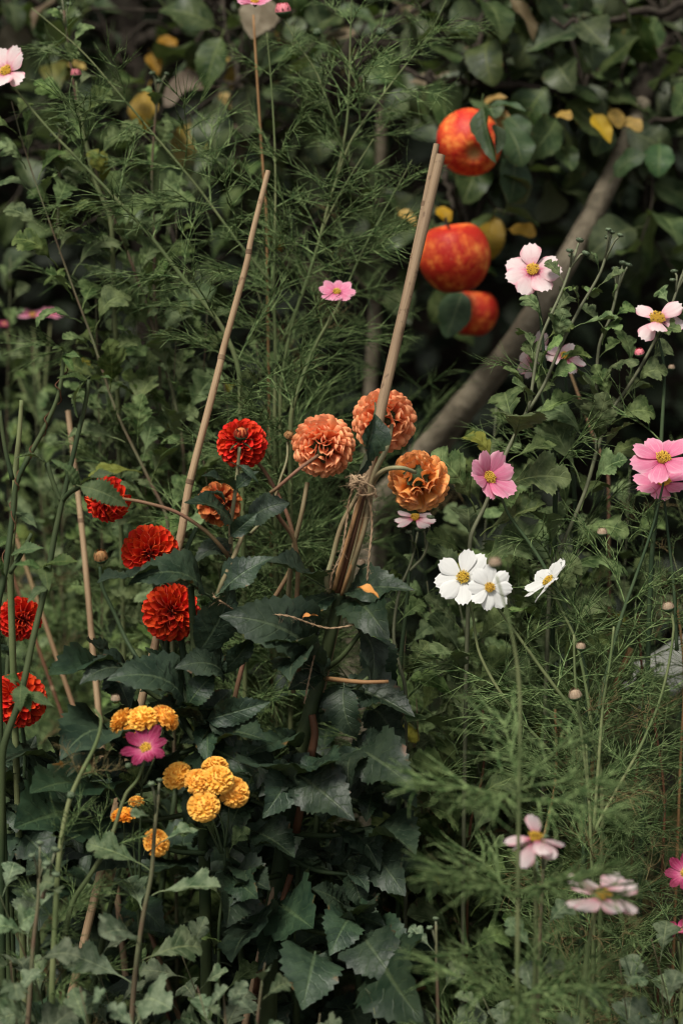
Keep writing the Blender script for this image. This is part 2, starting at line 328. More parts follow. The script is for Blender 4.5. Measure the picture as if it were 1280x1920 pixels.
# ------------------------------------------------------------------ shared leaf / petal meshes
def leaf_mesh(name, mat, width, rows, cols, seed, shape='ovate', teeth=0, tooth=0.08, lobes=0, lobe=0.4, sweep=0.3, fold=0.2, bend=0.5, quilt=0.02, nq=7, wave=0.03, petiole=0.2, twist=0.0, side_curl=0.0, prad=0.012):
    rng = random.Random(seed); ph = rng.uniform(0, 6); ph2 = rng.uniform(0, 6)
    vs_ = []; uv = []
    # centre line bent downwards by 'bend' radians over its length
    cy_ = [0.0]; cz = [0.0]; a = bend*-0.35
    for i in range(1, rows+1):
        a2 = a + bend*1.2*((i-0.5)/rows); cy_.append(cy_[-1] + math.cos(a2)/rows); cz.append(cz[-1] - math.sin(a2)/rows)
    for i in range(rows+1):
        t = i/rows
        if shape == 'ovate': w = (math.sin(math.pi*min(1, t**0.72))**0.85)*(1-0.25*t) if 0 < t < 1 else 0
        elif shape == 'round': w = (math.sin(math.pi*t**0.85)**0.62) if 0 < t < 1 else 0
        elif shape == 'spatulate': w = (math.sin(math.pi*t**1.15)**0.7)*(0.45+0.75*t) if 0 < t < 1 else 0
        elif shape == 'mum':
            q_ = min(1, max(0, (t-0.03)/0.36)); w = 0.10 + 0.9*q_*q_*(3-2*q_)
            if t > 0.42: w *= max(0.0, 1-((t-0.42)/0.585)**1.7)**0.62
        else: w = math.sin(math.pi*t)
        if i == rows: w = 0.015
        if i == 0: w = max(w, 0.02)
        e = 1.0
        if lobes: e *= 1 - lobe*(1-abs(math.sin(math.pi*(lobes*t+0.12)))**0.75)*min(1, 3.2*(1-t))
        for j in range(-cols, cols+1):
            u = j/cols; au = abs(u); ee = e
            if teeth and au > 0.99: ee *= 1 + tooth*((i % 2)*2-1)
            x = u*w*width*ee*(1 + 0.06*math.sin(ph+5*t)*u)
            y = sweep*au*w*width*(e if lobes else 1)*min(1, 3*(1-t)) + (0.02 if (teeth and au > 0.99 and i % 2) else 0)*min(1, 3*(1-t))
            z = fold*abs(x) - side_curl*x*x*4
            z += quilt*math.cos(2*math.pi*nq*(t - 0.25*au))*au*(1.15-au)*4*min(1, w)
            z += wave*math.sin(ph2 + 9*t + (2.0 if u > 0 else 0))*au*au*w
            z += wave*0.7*math.sin(ph + 4*t)*u*w
            k = min(rows, max(0, i)); s_ = bend*(t-0.35)
            tw = twist*t; xx = x*math.cos(tw) - z*math.sin(tw); zz = x*math.sin(tw) + z*math.cos(tw)
            vs_.append((xx, cy_[k] + y*math.cos(s_) + zz*math.sin(s_)*0.6, cz[k] - y*math.sin(s_)*0.7 + zz))
            uv.append((0.5+0.5*u, t))
    nc = 2*cols+1
    f = [(i*nc+j, i*nc+j+1, (i+1)*nc+j+1, (i+1)*nc+j) for i in range(rows) for j in range(2*cols)]
    g = Geo(); g.add(vs_, f, uv)
    if petiole:
        pp = [Vector((0, -petiole, -petiole*0.25)), Vector((0, -petiole*0.4, -petiole*0.02)), Vector((0, 0.02, -prad*0.4)), Vector((0, cy_[rows//2], cz[rows//2]-prad*0.45))]
        q, rr = spline(pp, [prad*1.1, prad, prad*0.9, prad*0.35], 2)
        g2 = Geo(); tube(g2, q, rr, 4, cap=False)
        g.add(g2.v[0], g2.f, [(0.5, 0.5)]*len(g2.v[0]))
    return g.mesh(name, mat)

DL = [leaf_mesh('dahlia_leaf', M['dahlia_leaf'], 0.30+0.03*(k % 3), 24, 4, 40+k, teeth=1, tooth=0.065, sweep=0.25, fold=[0.25, 0.1, 0.4, 0.15, 0.3][k], bend=[0.6, 1.0, 0.35, 1.4, 0.1][k], quilt=0.026, nq=8, wave=0.085, petiole=0.16, twist=[0.1, -0.3, 0.2, 0.1, -0.2][k], prad=0.014) for k in range(5)]
ML = [leaf_mesh('mum_leaf', M['mum_leaf'], 0.33+0.03*(k % 3), 32, 3, 60+k, shape='mum', lobes=2.6, lobe=0.60, teeth=1, tooth=0.07, sweep=0.45, fold=[0.2, 0.4, 0.1, 0.4, 0.25, 0.15][k], bend=[0.6, 1.0, 1.5, 0.3, 1.9, 0.8][k], quilt=0.024, nq=5, wave=0.05, petiole=0.28, twist=[0.2, -0.3, 0.1, 0.4, -0.1, -0.4][k], side_curl=[0.0, 0.2, 0.35, 0.0, 0.25, 0.15][k], prad=0.014) for k in range(6)]
MLP = []
for k, m in enumerate(ML[:4]):
    c = m.copy(); c.materials.clear(); c.materials.append(M['mum_leaf_pale']); MLP.append(c)
NL = [leaf_mesh('nettle_leaf', M['nettle_leaf'], 0.24, 26, 3, 80+k, teeth=1, tooth=0.13, sweep=0.2, fold=0.2, bend=[0.5, 1.0, 1.5][k], quilt=0.025, nq=9, wave=0.05, petiole=0.2, twist=[0.2, -0.4, 0.5][k]) for k in range(3)]
AL = [leaf_mesh('apple_leaf', M['apple_leaf'], 0.32+0.03*(k % 3), 14, 2, 90+k, shape=['ovate', 'round'][k % 2], teeth=1, tooth=0.03, sweep=0.12, fold=[0.3, 0.1, 0.45, 0.2, 0.05][k], bend=[0.5, 0.9, 0.2, 1.2, -0.3][k], quilt=0.012, nq=7, wave=0.06, petiole=0.25, twist=[0.2, -0.3, 0.1, 0.4, 0][k], prad=0.013) for k in range(5)]
TL = [leaf_mesh('small_leaf', M['calyx'], 0.2, 8, 1, 99+k, fold=0.2, bend=[0.3, 1.0][k], quilt=0, wave=0.02, petiole=0) for k in range(2)]

def frond_mesh(name, mat, seed, dense=1.0, curl=0.0, th=1.0):
    """one feathery cosmos leaf, unit length along +Y: long curved threads on a short midrib"""
    rng = random.Random(seed); g = Geo()
    def thread(p, d, L, r0, segs=5, droop=0.4):
        pts = [p]; d = d.normalized(); side = Vector((rng.gauss(0, 1), rng.gauss(0, 1), rng.gauss(0, 1)))*0.55*(1+curl*1.8)
        for i in range(segs):
            d = (d + side*(1.0/segs) + Vector((0, 0.12, -droop/segs))).normalized(); pts.append(pts[-1] + d*L/segs)
        tube(g, pts, [th*r0*(1-0.8*(i/segs)**1.5) for i in range(segs+1)], 3, cap=False); return pts
    bend = rng.uniform(0.2, 0.9)
    rp = [Vector((0, 0, 0))]; d = Vector((rng.uniform(-0.15, 0.15), 1, 0.3))
    for i in range(5):
        d = (d + Vector((rng.uniform(-0.12, 0.12), 0, -bend/5))).normalized(); rp.append(rp[-1] + d*0.15)
    tube(g, rp, [0.0095, 0.009, 0.008, 0.007, 0.006, 0.005], 4, cap=False)
    for i in range(1, 6):
        for s in (-1, 1):
            if rng.random() > dense: continue
            L = rng.uniform(0.36, 0.62)*(1.0 if i > 1 else 0.8)
            dr = Vector((s*rng.uniform(0.35, 1.0), rng.uniform(0.4, 1.0), rng.uniform(-0.25, 0.6)))
            q = thread(rp[i] + Vector((0, rng.uniform(-.06, .06), 0)), dr, L, 0.0068)
            for k in range(rng.choice((2, 2, 3, 3))):
                b = q[rng.choice((1, 1, 2))]
                dd = (dr.normalized()*1.1 + Vector((rng.uniform(-0.7, 0.7), rng.uniform(-0.1, 0.8), rng.uniform(-0.5, 0.6)))).normalized()
                thread(b, dd, L*rng.uniform(0.5, 0.9), 0.0058, 3)
    for s in (-1, 0, 1): thread(rp[5], Vector((s*0.6, 1, 0.1)), 0.32, 0.006)
    return g.mesh(name, mat)
FR = [frond_mesh('cosmos_frond', M['frond'], 200+k, [1, 1, .9, .8, 1, .85, 1][k]) for k in range(7)]
FRW = [frond_mesh('cosmos_frond', M['frond'], 260+k, 1.0, 0.1, 1.5) for k in range(4)]
FRD = [frond_mesh('dry_frond', M['frond_dry'], 230+k, 0.7, curl=1.0) for k in range(3)]

def dahlia_petal(name, mat, seed, roll=1.0):
    rng = random.Random(seed); R_, C_ = 6, 3; vs_ = []; uv = []
    for i in range(R_+1):
        t = i/R_
        w = (0.10 + 0.38*math.sin(math.pi*0.5*min(1, t/0.72)))*(1.0 if t < 0.72 else math.sqrt(max(0.0, 1-((t-0.72)/0.31)**2)))
        ha = (2.5 - 1.35*t)*roll; rho = max(w, 0.02)/ha*1.5
        for j in range(-C_, C_+1):
            u = j/C_; a = u*ha
            x = rho*math.sin(a); z = rho*(1-math.cos(a))
            y = t - 0.06*abs(u)**2*t + (0.03*(1-abs(u)) if i == R_ else 0)
            z -= 0.16*max(0, t-0.55)**1.5*2 + 0.015*math.sin(seed+7*t+3*u)
            vs_.append((x, y, z)); uv.append((0.5+0.5*u, t))
    nc = 2*C_+1
    g = Geo(); g.add(vs_, [(i*nc+j, i*nc+j+1, (i+1)*nc+j+1, (i+1)*nc+j) for i in range(R_) for j in range(2*C_)], uv)
    return g.mesh(name, mat)
DP = {k: [dahlia_petal('dahlia_petal', M[k], 7*i, r) for i, r in enumerate((0.85, 1.0, 1.15))] for k in ('orange', 'orange_old', 'red', 'red_orange', 'red_old')}

def dahlia_head(name):
    g = Geo(); rng = random.Random(3)      # core (material 1) and the green calyx at the back (material 0); faces +Z
    for (zc, rad, mi) in ((0.0, 0.42, 1),):
        vs_ = []; n1, n2 = 8, 12
        for i in range(n1+1):
            th = math.pi*i/n1
            for k in range(n2): a = 2*math.pi*k/n2; vs_.append((rad*math.sin(th)*math.cos(a), rad*math.sin(th)*math.sin(a), zc+rad*math.cos(th)))
        g.add(vs_, [(i*n2+k, (i+1)*n2+k, (i+1)*n2+(k+1) % n2, i*n2+(k+1) % n2) for i in range(n1) for k in range(n2)], None, mi)
    tube(g, [Vector((0, 0, -0.38)), Vector((0, 0, -0.52)), Vector((0, 0, -0.62)), Vector((0, 0, -0.72))], [0.36, 0.30, 0.16, 0.075], 10)
    for k in range(7):
        a = 2*math.pi*k/7 + rng.uniform(-.2, .2); d = Vector((math.cos(a), math.sin(a), 0)); s = Vector((-d.y, d.x, 0))
        L = rng.uniform(0.22, 0.32); vs_ = []; up = Vector((0, 0, rng.uniform(-0.75, -0.15)))
        for i in range(5):
            t = i/4; w = 0.15*math.sin(math.pi*min(1, 0.25+t*0.75))
            c = d*(0.14+L*t) + Vector((0, 0, -0.52)) + up*(L*t) - up*(0.5*L*t*t)
            vs_ += [c - s*w, c + Vector((0, 0, 0.03)), c + s*w]
        g.add([tuple(q) for q in vs_], [(i*3+j, i*3+j+1, i*3+j+4, i*3+j+3) for i in range(4) for j in range(2)])
    return g.mesh(name, [M['calyx'], M['core']])
DH = dahlia_head('dahlia_head')

def basis_z(loc, z, s, roll=0.0):
    z = z.normalized(); x = z.orthogonal().normalized(); x = Matrix.Rotation(roll, 3, z) @ x; y = z.cross(x)
    return Matrix(((x.x*s, y.x*s, z.x*s, loc.x), (x.y*s, y.y*s, z.y*s, loc.y), (x.z*s, y.z*s, z.z*s, loc.z), (0, 0, 0, 1)))

def dahlia_flower(parent, loc, axis, R, kind, N=125, tmax=152, seed=1, label=None, ragged=0.0, squash=1.0, small_face=0.5, wmul=0.76):
    rng = random.Random(seed)
    Mh = basis_z(loc, axis, R, rng.uniform(0, 6))
    head = part('flower_head', DH, parent, Mh, label=label)
    cm = math.cos(math.radians(tmax)); ga = math.pi*(3-math.sqrt(5))
    sp = math.sqrt(2*math.pi*(1-cm)/N)
    for n in range(N):
        th = math.acos(1-(n+0.5)/N*(1-cm)) + rng.gauss(0, 0.06); ph = n*ga + rng.gauss(0, 0.12)
        if ragged and rng.random() < ragged*0.25: continue
        rho = Vector((math.cos(ph), math.sin(ph), 0)); zz = Vector((0, 0, 1))
        th_d = th + 0.10*max(0, th-1.2)
        p = rho*math.sin(th) + zz*math.cos(th)
        d = rho*math.sin(th_d) + zz*math.cos(th_d)*squash
        hint = rho*(-math.cos(th_d)) + zz*math.sin(th_d)
        d = (d + Vector((rng.gauss(0, .06), rng.gauss(0, .06), rng.gauss(0, .06)))*(1+3*ragged)).normalized()
        g_ = min(1.0, small_face + (1-small_face)*th/1.15)
        L = 0.68*(0.86+0.14*g_)*rng.uniform(0.90, 1.07)
        w = sp*1.5*g_*rng.uniform(0.82, 1.2)*wmul
        base = p*(0.98 - L)*1.0
        part('petal', rng.choice(DP[kind]), head, Mh @ frame(base, d, hint, L, w/L/0.78, w/L/0.78))
    return head

# cosmos flower pieces
def cosmos_petal(name, mat, seed, curl=0.0, narrow=1.0):
    rng = random.Random(seed); R_, C_ = 8, 4; vs_ = []; uv = []
    ph = rng.uniform(0, 6)
    for i in range(R_+1):
        t = i/R_
        w = (0.055 + 0.31*math.sin(math.pi*0.5*min(1, t/0.74))**1.15)*(1.0 if t < 0.74 else (1-0.38*((t-0.74)/0.26)**2))*narrow
        for j in range(-C_, C_+1):
            u = j/C_
            tip = 0.085*(0.5+0.5*math.cos(u*math.pi*2.6))*max(0, (t-0.7)/0.3) - 0.10*u*u*max(0, (t-0.5)/0.5)
            x = u*w*math.cos(curl*abs(u)); y = t + tip
            z = -0.10*u*u*w*2 + 0.018*math.cos(u*9+ph)*t + 0.035*math.sin(ph+4*t)*t + curl*0.5*abs(u)*w - 0.10*t*t + 0.03*u*math.sin(ph*2)*t
            vs_.append((x, y, z)); uv.append((0.5+0.5*u, t))
    nc = 2*C_+1
    g = Geo(); g.add(vs_, [(i*nc+j, i*nc+j+1, (i+1)*nc+j+1, (i+1)*nc+j) for i in range(R_) for j in range(2*C_)], uv)
    return g.mesh(name, mat)
CP = {k: [cosmos_petal('cosmos_petal', M[k+'_petal'], 300+i, [0, 0.1, 0.25][i] + (0.5 if k == 'magenta' else 0), 0.86 if k == 'magenta' else 1.02) for i in range(3)] for k in ('white', 'pale', 'pink', 'magenta')}
def disc_mesh():
    g = Geo(); rng = random.Random(5); ga = math.pi*(3-math.sqrt(5))
    tube(g, [Vector((0, 0, -0.06)), Vector((0, 0, 0.03)), Vector((0, 0, 0.09)), Vector((0, 0, 0.12))], [0.15, 0.16, 0.13, 0.05], 12)
    for n in range(70):
        rr = 0.165*math.sqrt((n+.5)/70); a = n*ga; z = 0.11*math.sqrt(max(0, 1-(rr/0.2)**2)) + 0.01
        p = Vector((rr*math.cos(a), rr*math.sin(a), z)); d = Vector((p.x*1.6, p.y*1.6, 0.16)).normalized()
        h = rng.uniform(0.035, 0.07)
        tube(g, [p, p+d*h*0.7, p+d*h], [0.013, 0.017, 0.006], 5, mi=1 if (0.25 < (n/70) < 0.75 and rng.random() < 0.16) else 0)
    g.uv = [np.random.RandomState(1).rand(len(a), 2)*0.4 + 0.4 for a in g.v]
    return g.mesh('flower_centre', [M['disc'], M['disc_dark']])
DISC = disc_mesh()
def cosmos_calyx():
    g = Geo()
    tube(g, [Vector((0, 0, 0.0)), Vector((0, 0, -0.08)), Vector((0, 0, -0.15)), Vector((0, 0, -0.22))], [0.15, 0.16, 0.10, 0.03], 10)
    for k in range(8):
        a = 2*math.pi*k/8; d = Vector((math.cos(a), math.sin(a), 0)); s = Vector((-d.y, d.x, 0)); vs_ = []
        for i in range(4):
            t = i/3; w = 0.05*(1-t)+0.005; c = d*(0.10+0.25*t) + Vector((0, 0, -0.10 + 0.10*t*t))
            vs_ += [c-s*w, c+s*w]
        g.add([tuple(q) for q in vs_], [(i*2, i*2+1, i*2+3, i*2+2) for i in range(3)])
    return g.mesh('flower_head', M['calyx'])
CC = cosmos_calyx()
def cosmos_flower(parent, loc, axis, diam, kind, seed=0, cup=0.25, petals=8, skip=(), jitter=0.12, label=None, disc=1.0):
    rng = random.Random(seed); R = diam/2
    Mh = basis_z(loc, axis, R, rng.uniform(0, 6)); h = part('flower_head', CC, parent, Mh, label=label)
    part('flower_centre', DISC, h, Mh @ Matrix.Translation((0, 0, 0.02)) @ Matrix.Scale(1.25*disc, 4))
    for k in range(petals):
        if k in skip: continue
        a = 2*math.pi*k/petals + rng.gauss(0, jitter*0.5); el = cup + rng.gauss(0, jitter)
        d = Vector((math.cos(a)*math.cos(el), math.sin(a)*math.cos(el), math.sin(el)))
        hint = Vector((-math.cos(a)*math.sin(el), -math.sin(a)*math.sin(el), math.cos(el)))
        hint = Matrix.Rotation(rng.gauss(0, 0.15), 3, d) @ hint
        s = rng.uniform(0.92, 1.04)
        part('petal', rng.choice(CP[kind]), h, Mh @ frame(d*0.10 + Vector((0, 0, -0.01+0.02*(k % 2))), d, hint, 0.92*s, 8/petals*rng.uniform(0.95, 1.1)*0.98, 1))
    return h

def bud_mesh(name, mat, kind):
    g = Geo(); rng = random.Random(8)
    if kind == 'mum':      # flattened button of overlapping bracts
        tube(g, [Vector((0, 0, z)) for z in (-0.55, -0.4, -0.1, 0.2, 0.42, 0.5)], [0.3, 0.75, 1.0, 0.95, 0.6, 0.12], 10)
        for k in range(12):
            a = k*2.4; d = Vector((math.cos(a), math.sin(a), 0)); s = Vector((-d.y, d.x, 0)); z0 = -0.4+0.05*k
            g.add([tuple(q) for q in (d*0.75-s*.22+V(0, 0, z0), d*0.75+s*.22+V(0, 0, z0), d*1.08+s*.12+V(0, 0, z0+.35), d*1.08-s*.12+V(0, 0, z0+.35))], [(0, 1, 2, 3)])
        return g.mesh(name, mat)
    tube(g, [Vector((0, 0, z)) for z in (-0.6, -0.35, 0.1, 0.55, 0.85, 1.0)], [0.35, 0.8, 1.0, 0.85, 0.5, 0.1], 10, mi=1)
    tube(g, [Vector((0, 0, z)) for z in (-0.8, -0.55, -0.2, 0.0)], [0.2, 0.7, 0.98, 1.02], 10, mi=0)
    for k in range(8):
        a = 2*math.pi*k/8 + rng.uniform(-.2, .2); d = Vector((math.cos(a), math.sin(a), 0)); s = Vector((-d.y, d.x, 0)); L = rng.uniform(0.8, 1.2)
        vs_ = []
        for i in range(4):
            t = i/3; w = 0.3*(1-t)+.02; c = d*(0.5+0.75*t) + V(0, 0, -0.55 + L*t*(0.6 if kind == 'open' else 1.1)); vs_ += [c-s*w, c+s*w]
        g.add([tuple(q) for q in vs_], [(i*2, i*2+1, i*2+3, i*2+2) for i in range(3)])
    for k in range(10 if kind != 'mum' else 0):
        a = 2*math.pi*k/10; d = Vector((math.cos(a), math.sin(a), 0)); s = Vector((-d.y, d.x, 0)); vs_ = []
        for i in range(4):
            t = i/3; w = 0.28*(1-t*0.7); c = d*(1.0-0.35*t*t) + V(0, 0, 0.05+1.05*t); vs_ += [c-s*w, c+s*w]
        g.add([tuple(q) for q in vs_], [(i*2, i*2+1, i*2+3, i*2+2) for i in range(3)], None, 1)
    return g.mesh(name, [M['calyx'], mat])
BUD = {'mum': bud_mesh('mum_bud', M['mum_bud'], 'mum'), 'dahlia': bud_mesh('dahlia_bud', M['dahlia_bud'], 'dahlia'), 'pink': bud_mesh('pink_bud', M['pink_bud'], 'cos'), 'cream': bud_mesh('cream_bud', M['cream_bud'], 'open'), 'green': bud_mesh('green_bud', M['mum_bud'], 'cos'), 'red': bud_mesh('red_bud', M['red_old'], 'dahlia')}

def pompon_mesh(name, mat, seed, flat=0.75, N=170):
    g = Geo(); rng = random.Random(seed); ga = math.pi*(3-math.sqrt(5)); cm = math.cos(math.radians(112))
    tube(g, [V(0, 0, z) for z in (-0.25, 0.0, 0.3, 0.5, 0.58)], [0.5, 0.72, 0.62, 0.35, 0.05], 10)
    for n in range(N):
        th = math.acos(1-(n+.5)/N*(1-cm)) + rng.gauss(0, .05); ph = n*ga + rng.gauss(0, .15)
        rho = V(math.cos(ph), math.sin(ph), 0); p = rho*math.sin(th) + V(0, 0, math.cos(th)); hint = rho*(-math.cos(th)) + V(0, 0, math.sin(th))
        d = (p + V(rng.gauss(0, .1), rng.gauss(0, .1), rng.gauss(0, .1))).normalized(); L = rng.uniform(0.5, 0.62); w = 0.115*(0.6+0.4*min(1, th))
        x = d.cross(hint).normalized(); z = x.cross(d); vs_ = []; uv = []
        for i in range(5):
            t = i/4; ww = w*(0.6+0.6*t)*(1 if t < 0.9 else 0.62)
            c = p*(1-L)*0.95 + d*L*t + z*(0.05*t*t*(1 if rng.random() < 0.5 else -0.6))
            for u in (-1, 0, 1): q = c + x*ww*u + z*(0.4*ww*abs(u)); vs_.append((q.x, q.y, q.z*flat)); uv.append((0.5+0.5*u, t))
        g.add(vs_, [(i*3+j, i*3+j+1, i*3+j+4, i*3+j+3) for i in range(4) for j in range(2)], uv)
    return g.mesh(name, mat)
POM = [pompon_mesh('pompon_petals', M['yellow'], 500+i) for i in range(3)] + [pompon_mesh('pompon_petals', M['yellow_deep'], 510, 0.6, 90)]
def pom_calyx():
    g = Geo(); tube(g, [V(0, 0, z) for z in (0.35, 0.0, -0.25, -0.4)], [0.42, 0.48, 0.32, 0.08], 10); return g.mesh('flower_head', M['calyx'])
PC = pom_calyx()

# ------------------------------------------------------------------ plant builders
def ground_pt(p, lean=(0, 0)): return Vector((p.x + lean[0], p.y + lean[1], 0.0))
def walk(pts, step, start=0.0):
    """points and tangents along a polyline every 'step' metres from its first point"""
    acc = -start; out = []; tot = 0
    for i in range(len(pts)-1):
        a, b = pts[i], pts[i+1]; L = (b-a).length
        if L < 1e-9: continue
        while acc + L >= step*len(out) and len(out) < 400:
            t = (step*len(out) - acc)/L
            if t < 0: t = 0
            out.append((a.lerp(b, min(1, t)), (a-b).normalized(), tot + L*t))
        acc += L; tot += L
    return out

def stem(parent, pts, r0, r1, mat, sides=6, name='stem', seg=5):
    q, rr = spline(pts, [r0 + (r1-r0)*i/(len(pts)-1) for i in range(len(pts))], seg)
    g = Geo(); tube(g, q, rr, sides); wpart(name, g, mat, parent); return q

def cosmos_plant(label, stems, flowers=(), buds=(), seed=0, group=None, step=0.046, size=(0.085, 0.13), mat='cosmos_stem', base_from=0, r=0.0020, dry=0.0, skip_top=0.06, cat='cosmos plant', lean=(0, 0), maxfr=200, name='cosmos_plant', tip=0.7):
    """stems: polylines top -> bottom in world points; the first one runs on to the ground"""
    rng = random.Random(seed)
    base = ground_pt(stems[0][-1], lean)
    t = thing(name, label, cat, base, group)
    cnt = 0
    for si, s in enumerate(stems):
        pts = list(s) + ([base] if si == 0 else [])
        q = stem(t, pts, r*tip, r*(1.7 if si == 0 else 1.2), M[mat], 6)
        az = rng.uniform(0, 6)
        for (p, tan, d) in walk(q, step*rng.uniform(0.9, 1.1), 0):
            if d < skip_top or p.z < 0.05: continue
            az += 1.57 + rng.gauss(0, 0.3)
            side = tan.orthogonal().normalized()
            for k in (0, 1):
                if cnt >= maxfr or rng.random() < 0.08: continue
                rad = Matrix.Rotation(az + k*math.pi + rng.gauss(0, 0.25), 3, tan) @ side
                dr = (rad*0.9 + tan*rng.uniform(0.25, 0.8)).normalized()
                fr = rng.choice(FRD) if rng.random() < dry else rng.choice(FR)
                sz = rng.uniform(*size)*min(1.0, 0.55+d*2.5)
                part('feathery_leaf', fr, t, frame(p, dr, Vector((rng.gauss(0, .3), rng.gauss(0, .3), 1)), sz)); cnt += 1
    for f in flowers: cosmos_flower(t, *f[:4], **(f[4] if len(f) > 4 else {}))
    for (loc, ax, rad, k) in buds: part('bud', BUD[k], t, basis_z(loc, ax, rad))
    return t

def mum_plant(label, stems, seed=0, group=None, step=0.017, size=(0.042, 0.07), lib=None, mat='mum_stem', r=0.0017, buds=0, bud_r=0.0042, flowers=(), name='chrysanthemum_plant', skip_top=0.01, lean=(0, 0), cat='chrysanthemum', up=1.15, ground=True, grow=0.5):
    rng = random.Random(seed); lib = lib or ML
    base = ground_pt(stems[0][-1], lean)
    t = thing(name, label, cat, base, group)
    for si, s in enumerate(stems):
        pts = list(s) + ([base] if si == 0 else [])
        q = stem(t, pts, r*(0.8 if buds else 0.3), r*(1.4 if si == 0 else 1.1), M[mat], 6)
        az = rng.uniform(0, 6)
        for (p, tan, d) in walk(q, step*rng.uniform(0.9, 1.1)):
            if d < skip_top or p.z < 0.08: continue
            az += 2.4 + rng.gauss(0, 0.3)
            rad = Matrix.Rotation(az, 3, tan) @ tan.orthogonal().normalized()
            dr = (rad + tan*rng.uniform(0.2, 0.9)*up + Vector((0, 0, 0.25))).normalized()
            sz = rng.uniform(*size)*min(1.0, grow + d*3.0)
            part('leaf', rng.choice(lib), t, frame(p + rad*0.3*sz, dr, Vector((rng.gauss(0, .3), rng.gauss(-0.55, .3), 1)), sz))
        if buds:
            tip = q[0]; ax = (q[0]-q[2]).normalized()
            for k in range(buds):
                a = k*2.4 + rng.random(); sd = ax.orthogonal().normalized(); sd = Matrix.Rotation(a, 3, ax) @ sd
                e = tip + ax*rng.uniform(-0.012, 0.012) + sd*rng.uniform(0.006, 0.013)*(0 if k == 0 else 1) + (ax*0.010 if k == 0 else V(0, 0, 0))
                g = Geo(); tube(g, [tip - ax*0.022, (tip - ax*0.008).lerp(e, 0.55), e], [0.0014, 0.0013, 0.0012], 5); wpart('bud_stalk', g, M['mum_stem_green'], t)
                part('bud', BUD['mum'], t, basis_z(e, (ax + sd*0.35 + V(0, 0, 0.6)).normalized(), bud_r*rng.uniform(0.8, 1.2)))
    for (loc, ax, rad, k) in flowers:
        Mh = basis_z(loc, ax, rad, rng.uniform(0, 6)); h = part('flower_head', PC, t, Mh)
        part('petals', POM[k], h, Mh, kind='stuff')
    return t

def leaf_to(parent, b, tpt, lib, k, roll=0.0, w=1.0, name='leaf', hint=None, label=None):
    """a leaf whose blade runs from b to tpt, its upper face turned towards sky and path"""
    d = tpt - b; L = d.length
    h = hint if hint is not None else cdir(0, 0.75, 0.65)
    h = Matrix.Rotation(roll, 3, d.normalized()) @ h
    return part(name, lib[k], parent, frame(b, d, h, L, w, 1), label=label)

# ------------------------------------------------------------------ ground and setting
def build_ground():
    rng = np.random.RandomState(4); n = 90; g = Geo()
    xs = np.concatenate([[-120, -40, -12], np.linspace(-3, 3, n), [12, 40, 120]]); ys = np.concatenate([[-120, -40, -8], np.linspace(0.8, 6.5, n), [12, 40, 150]])
    X, Y = np.meshgrid(xs, ys); Z = 0.02*np.sin(X*5+Y*3) + 0.018*np.sin(X*11-Y*9) + rng.rand(*X.shape)*0.018 - 0.045
    nx = len(xs); f = [(j*nx+i, j*nx+i+1, (j+1)*nx+i+1, (j+1)*nx+i) for j in range(len(ys)-1) for i in range(nx-1)]
    g.add(np.stack([X, Y, Z], -1).reshape(-1, 3), f)
    o = bpy.data.objects.new('ground', g.mesh('ground', M['soil'])); col.objects.link(o); o['kind'] = 'structure'
build_ground()

def scatter_leaves(name, mat, N, box, size, seed, label, cat, up=0.4, parent=None, dens=None):
    """one mass of small folded leaves"""
    rng = np.random.RandomState(seed); g = Geo()
    lo, hi = np.array(box[0]), np.array(box[1])
    c = lo + rng.rand(N, 3)*(hi-lo)
    if dens is not None: c = dens(c, rng); N = len(c)
    d = rng.randn(N, 3); d[:, 2] = d[:, 2]*0.6 - 0.35; d /= np.linalg.norm(d, axis=1)[:, None]
    h = rng.randn(N, 3)*0.7; h[:, 2] += up*2; h[:, 1] -= 0.6; x = np.cross(d, h); x /= np.linalg.norm(x, axis=1)[:, None]; z = np.cross(x, d)
    L = (size[0] + rng.rand(N)*(size[1]-size[0]))[:, None]; w = L*0.3
    rowsv = [c, c + d*L*0.35 - x*w + z*w*0.3, c + d*L*0.35, c + d*L*0.35 + x*w + z*w*0.3, c + d*L*0.75 - x*w*0.75 + z*w*0.15, c + d*L*0.75 - z*w*0.1, c + d*L*0.75 + x*w*0.75 + z*w*0.15, c + d*L - z*w*0.35]
    v = np.stack(rowsv, 1).reshape(-1, 3); uvs = np.tile(np.array([[.5, 0], [0, .35], [.5, .35], [1, .35], [0.1, .75], [.5, .75], [.9, .75], [.5, 1]]), (N, 1))
    fs = np.array([[0, 2, 1, 1], [0, 3, 2, 2], [1, 2, 5, 4], [2, 3, 6, 5], [4, 5, 7, 7], [5, 6, 7, 7]])
    f = []
    for i in range(N):
        b = i*8
        f += [(b, b+2, b+1), (b, b+3, b+2), (b+1, b+2, b+5, b+4), (b+2, b+3, b+6, b+5), (b+4, b+5, b+7), (b+5, b+6, b+7)]
    g.add(v, f, uvs)
    if parent is not None: return wpart(name, g, mat, parent, kind='stuff')
    o = bpy.data.objects.new(name, g.mesh(name, mat)); col.objects.link(o); o['kind'] = 'stuff'; o['label'] = label; o['category'] = cat
    return o
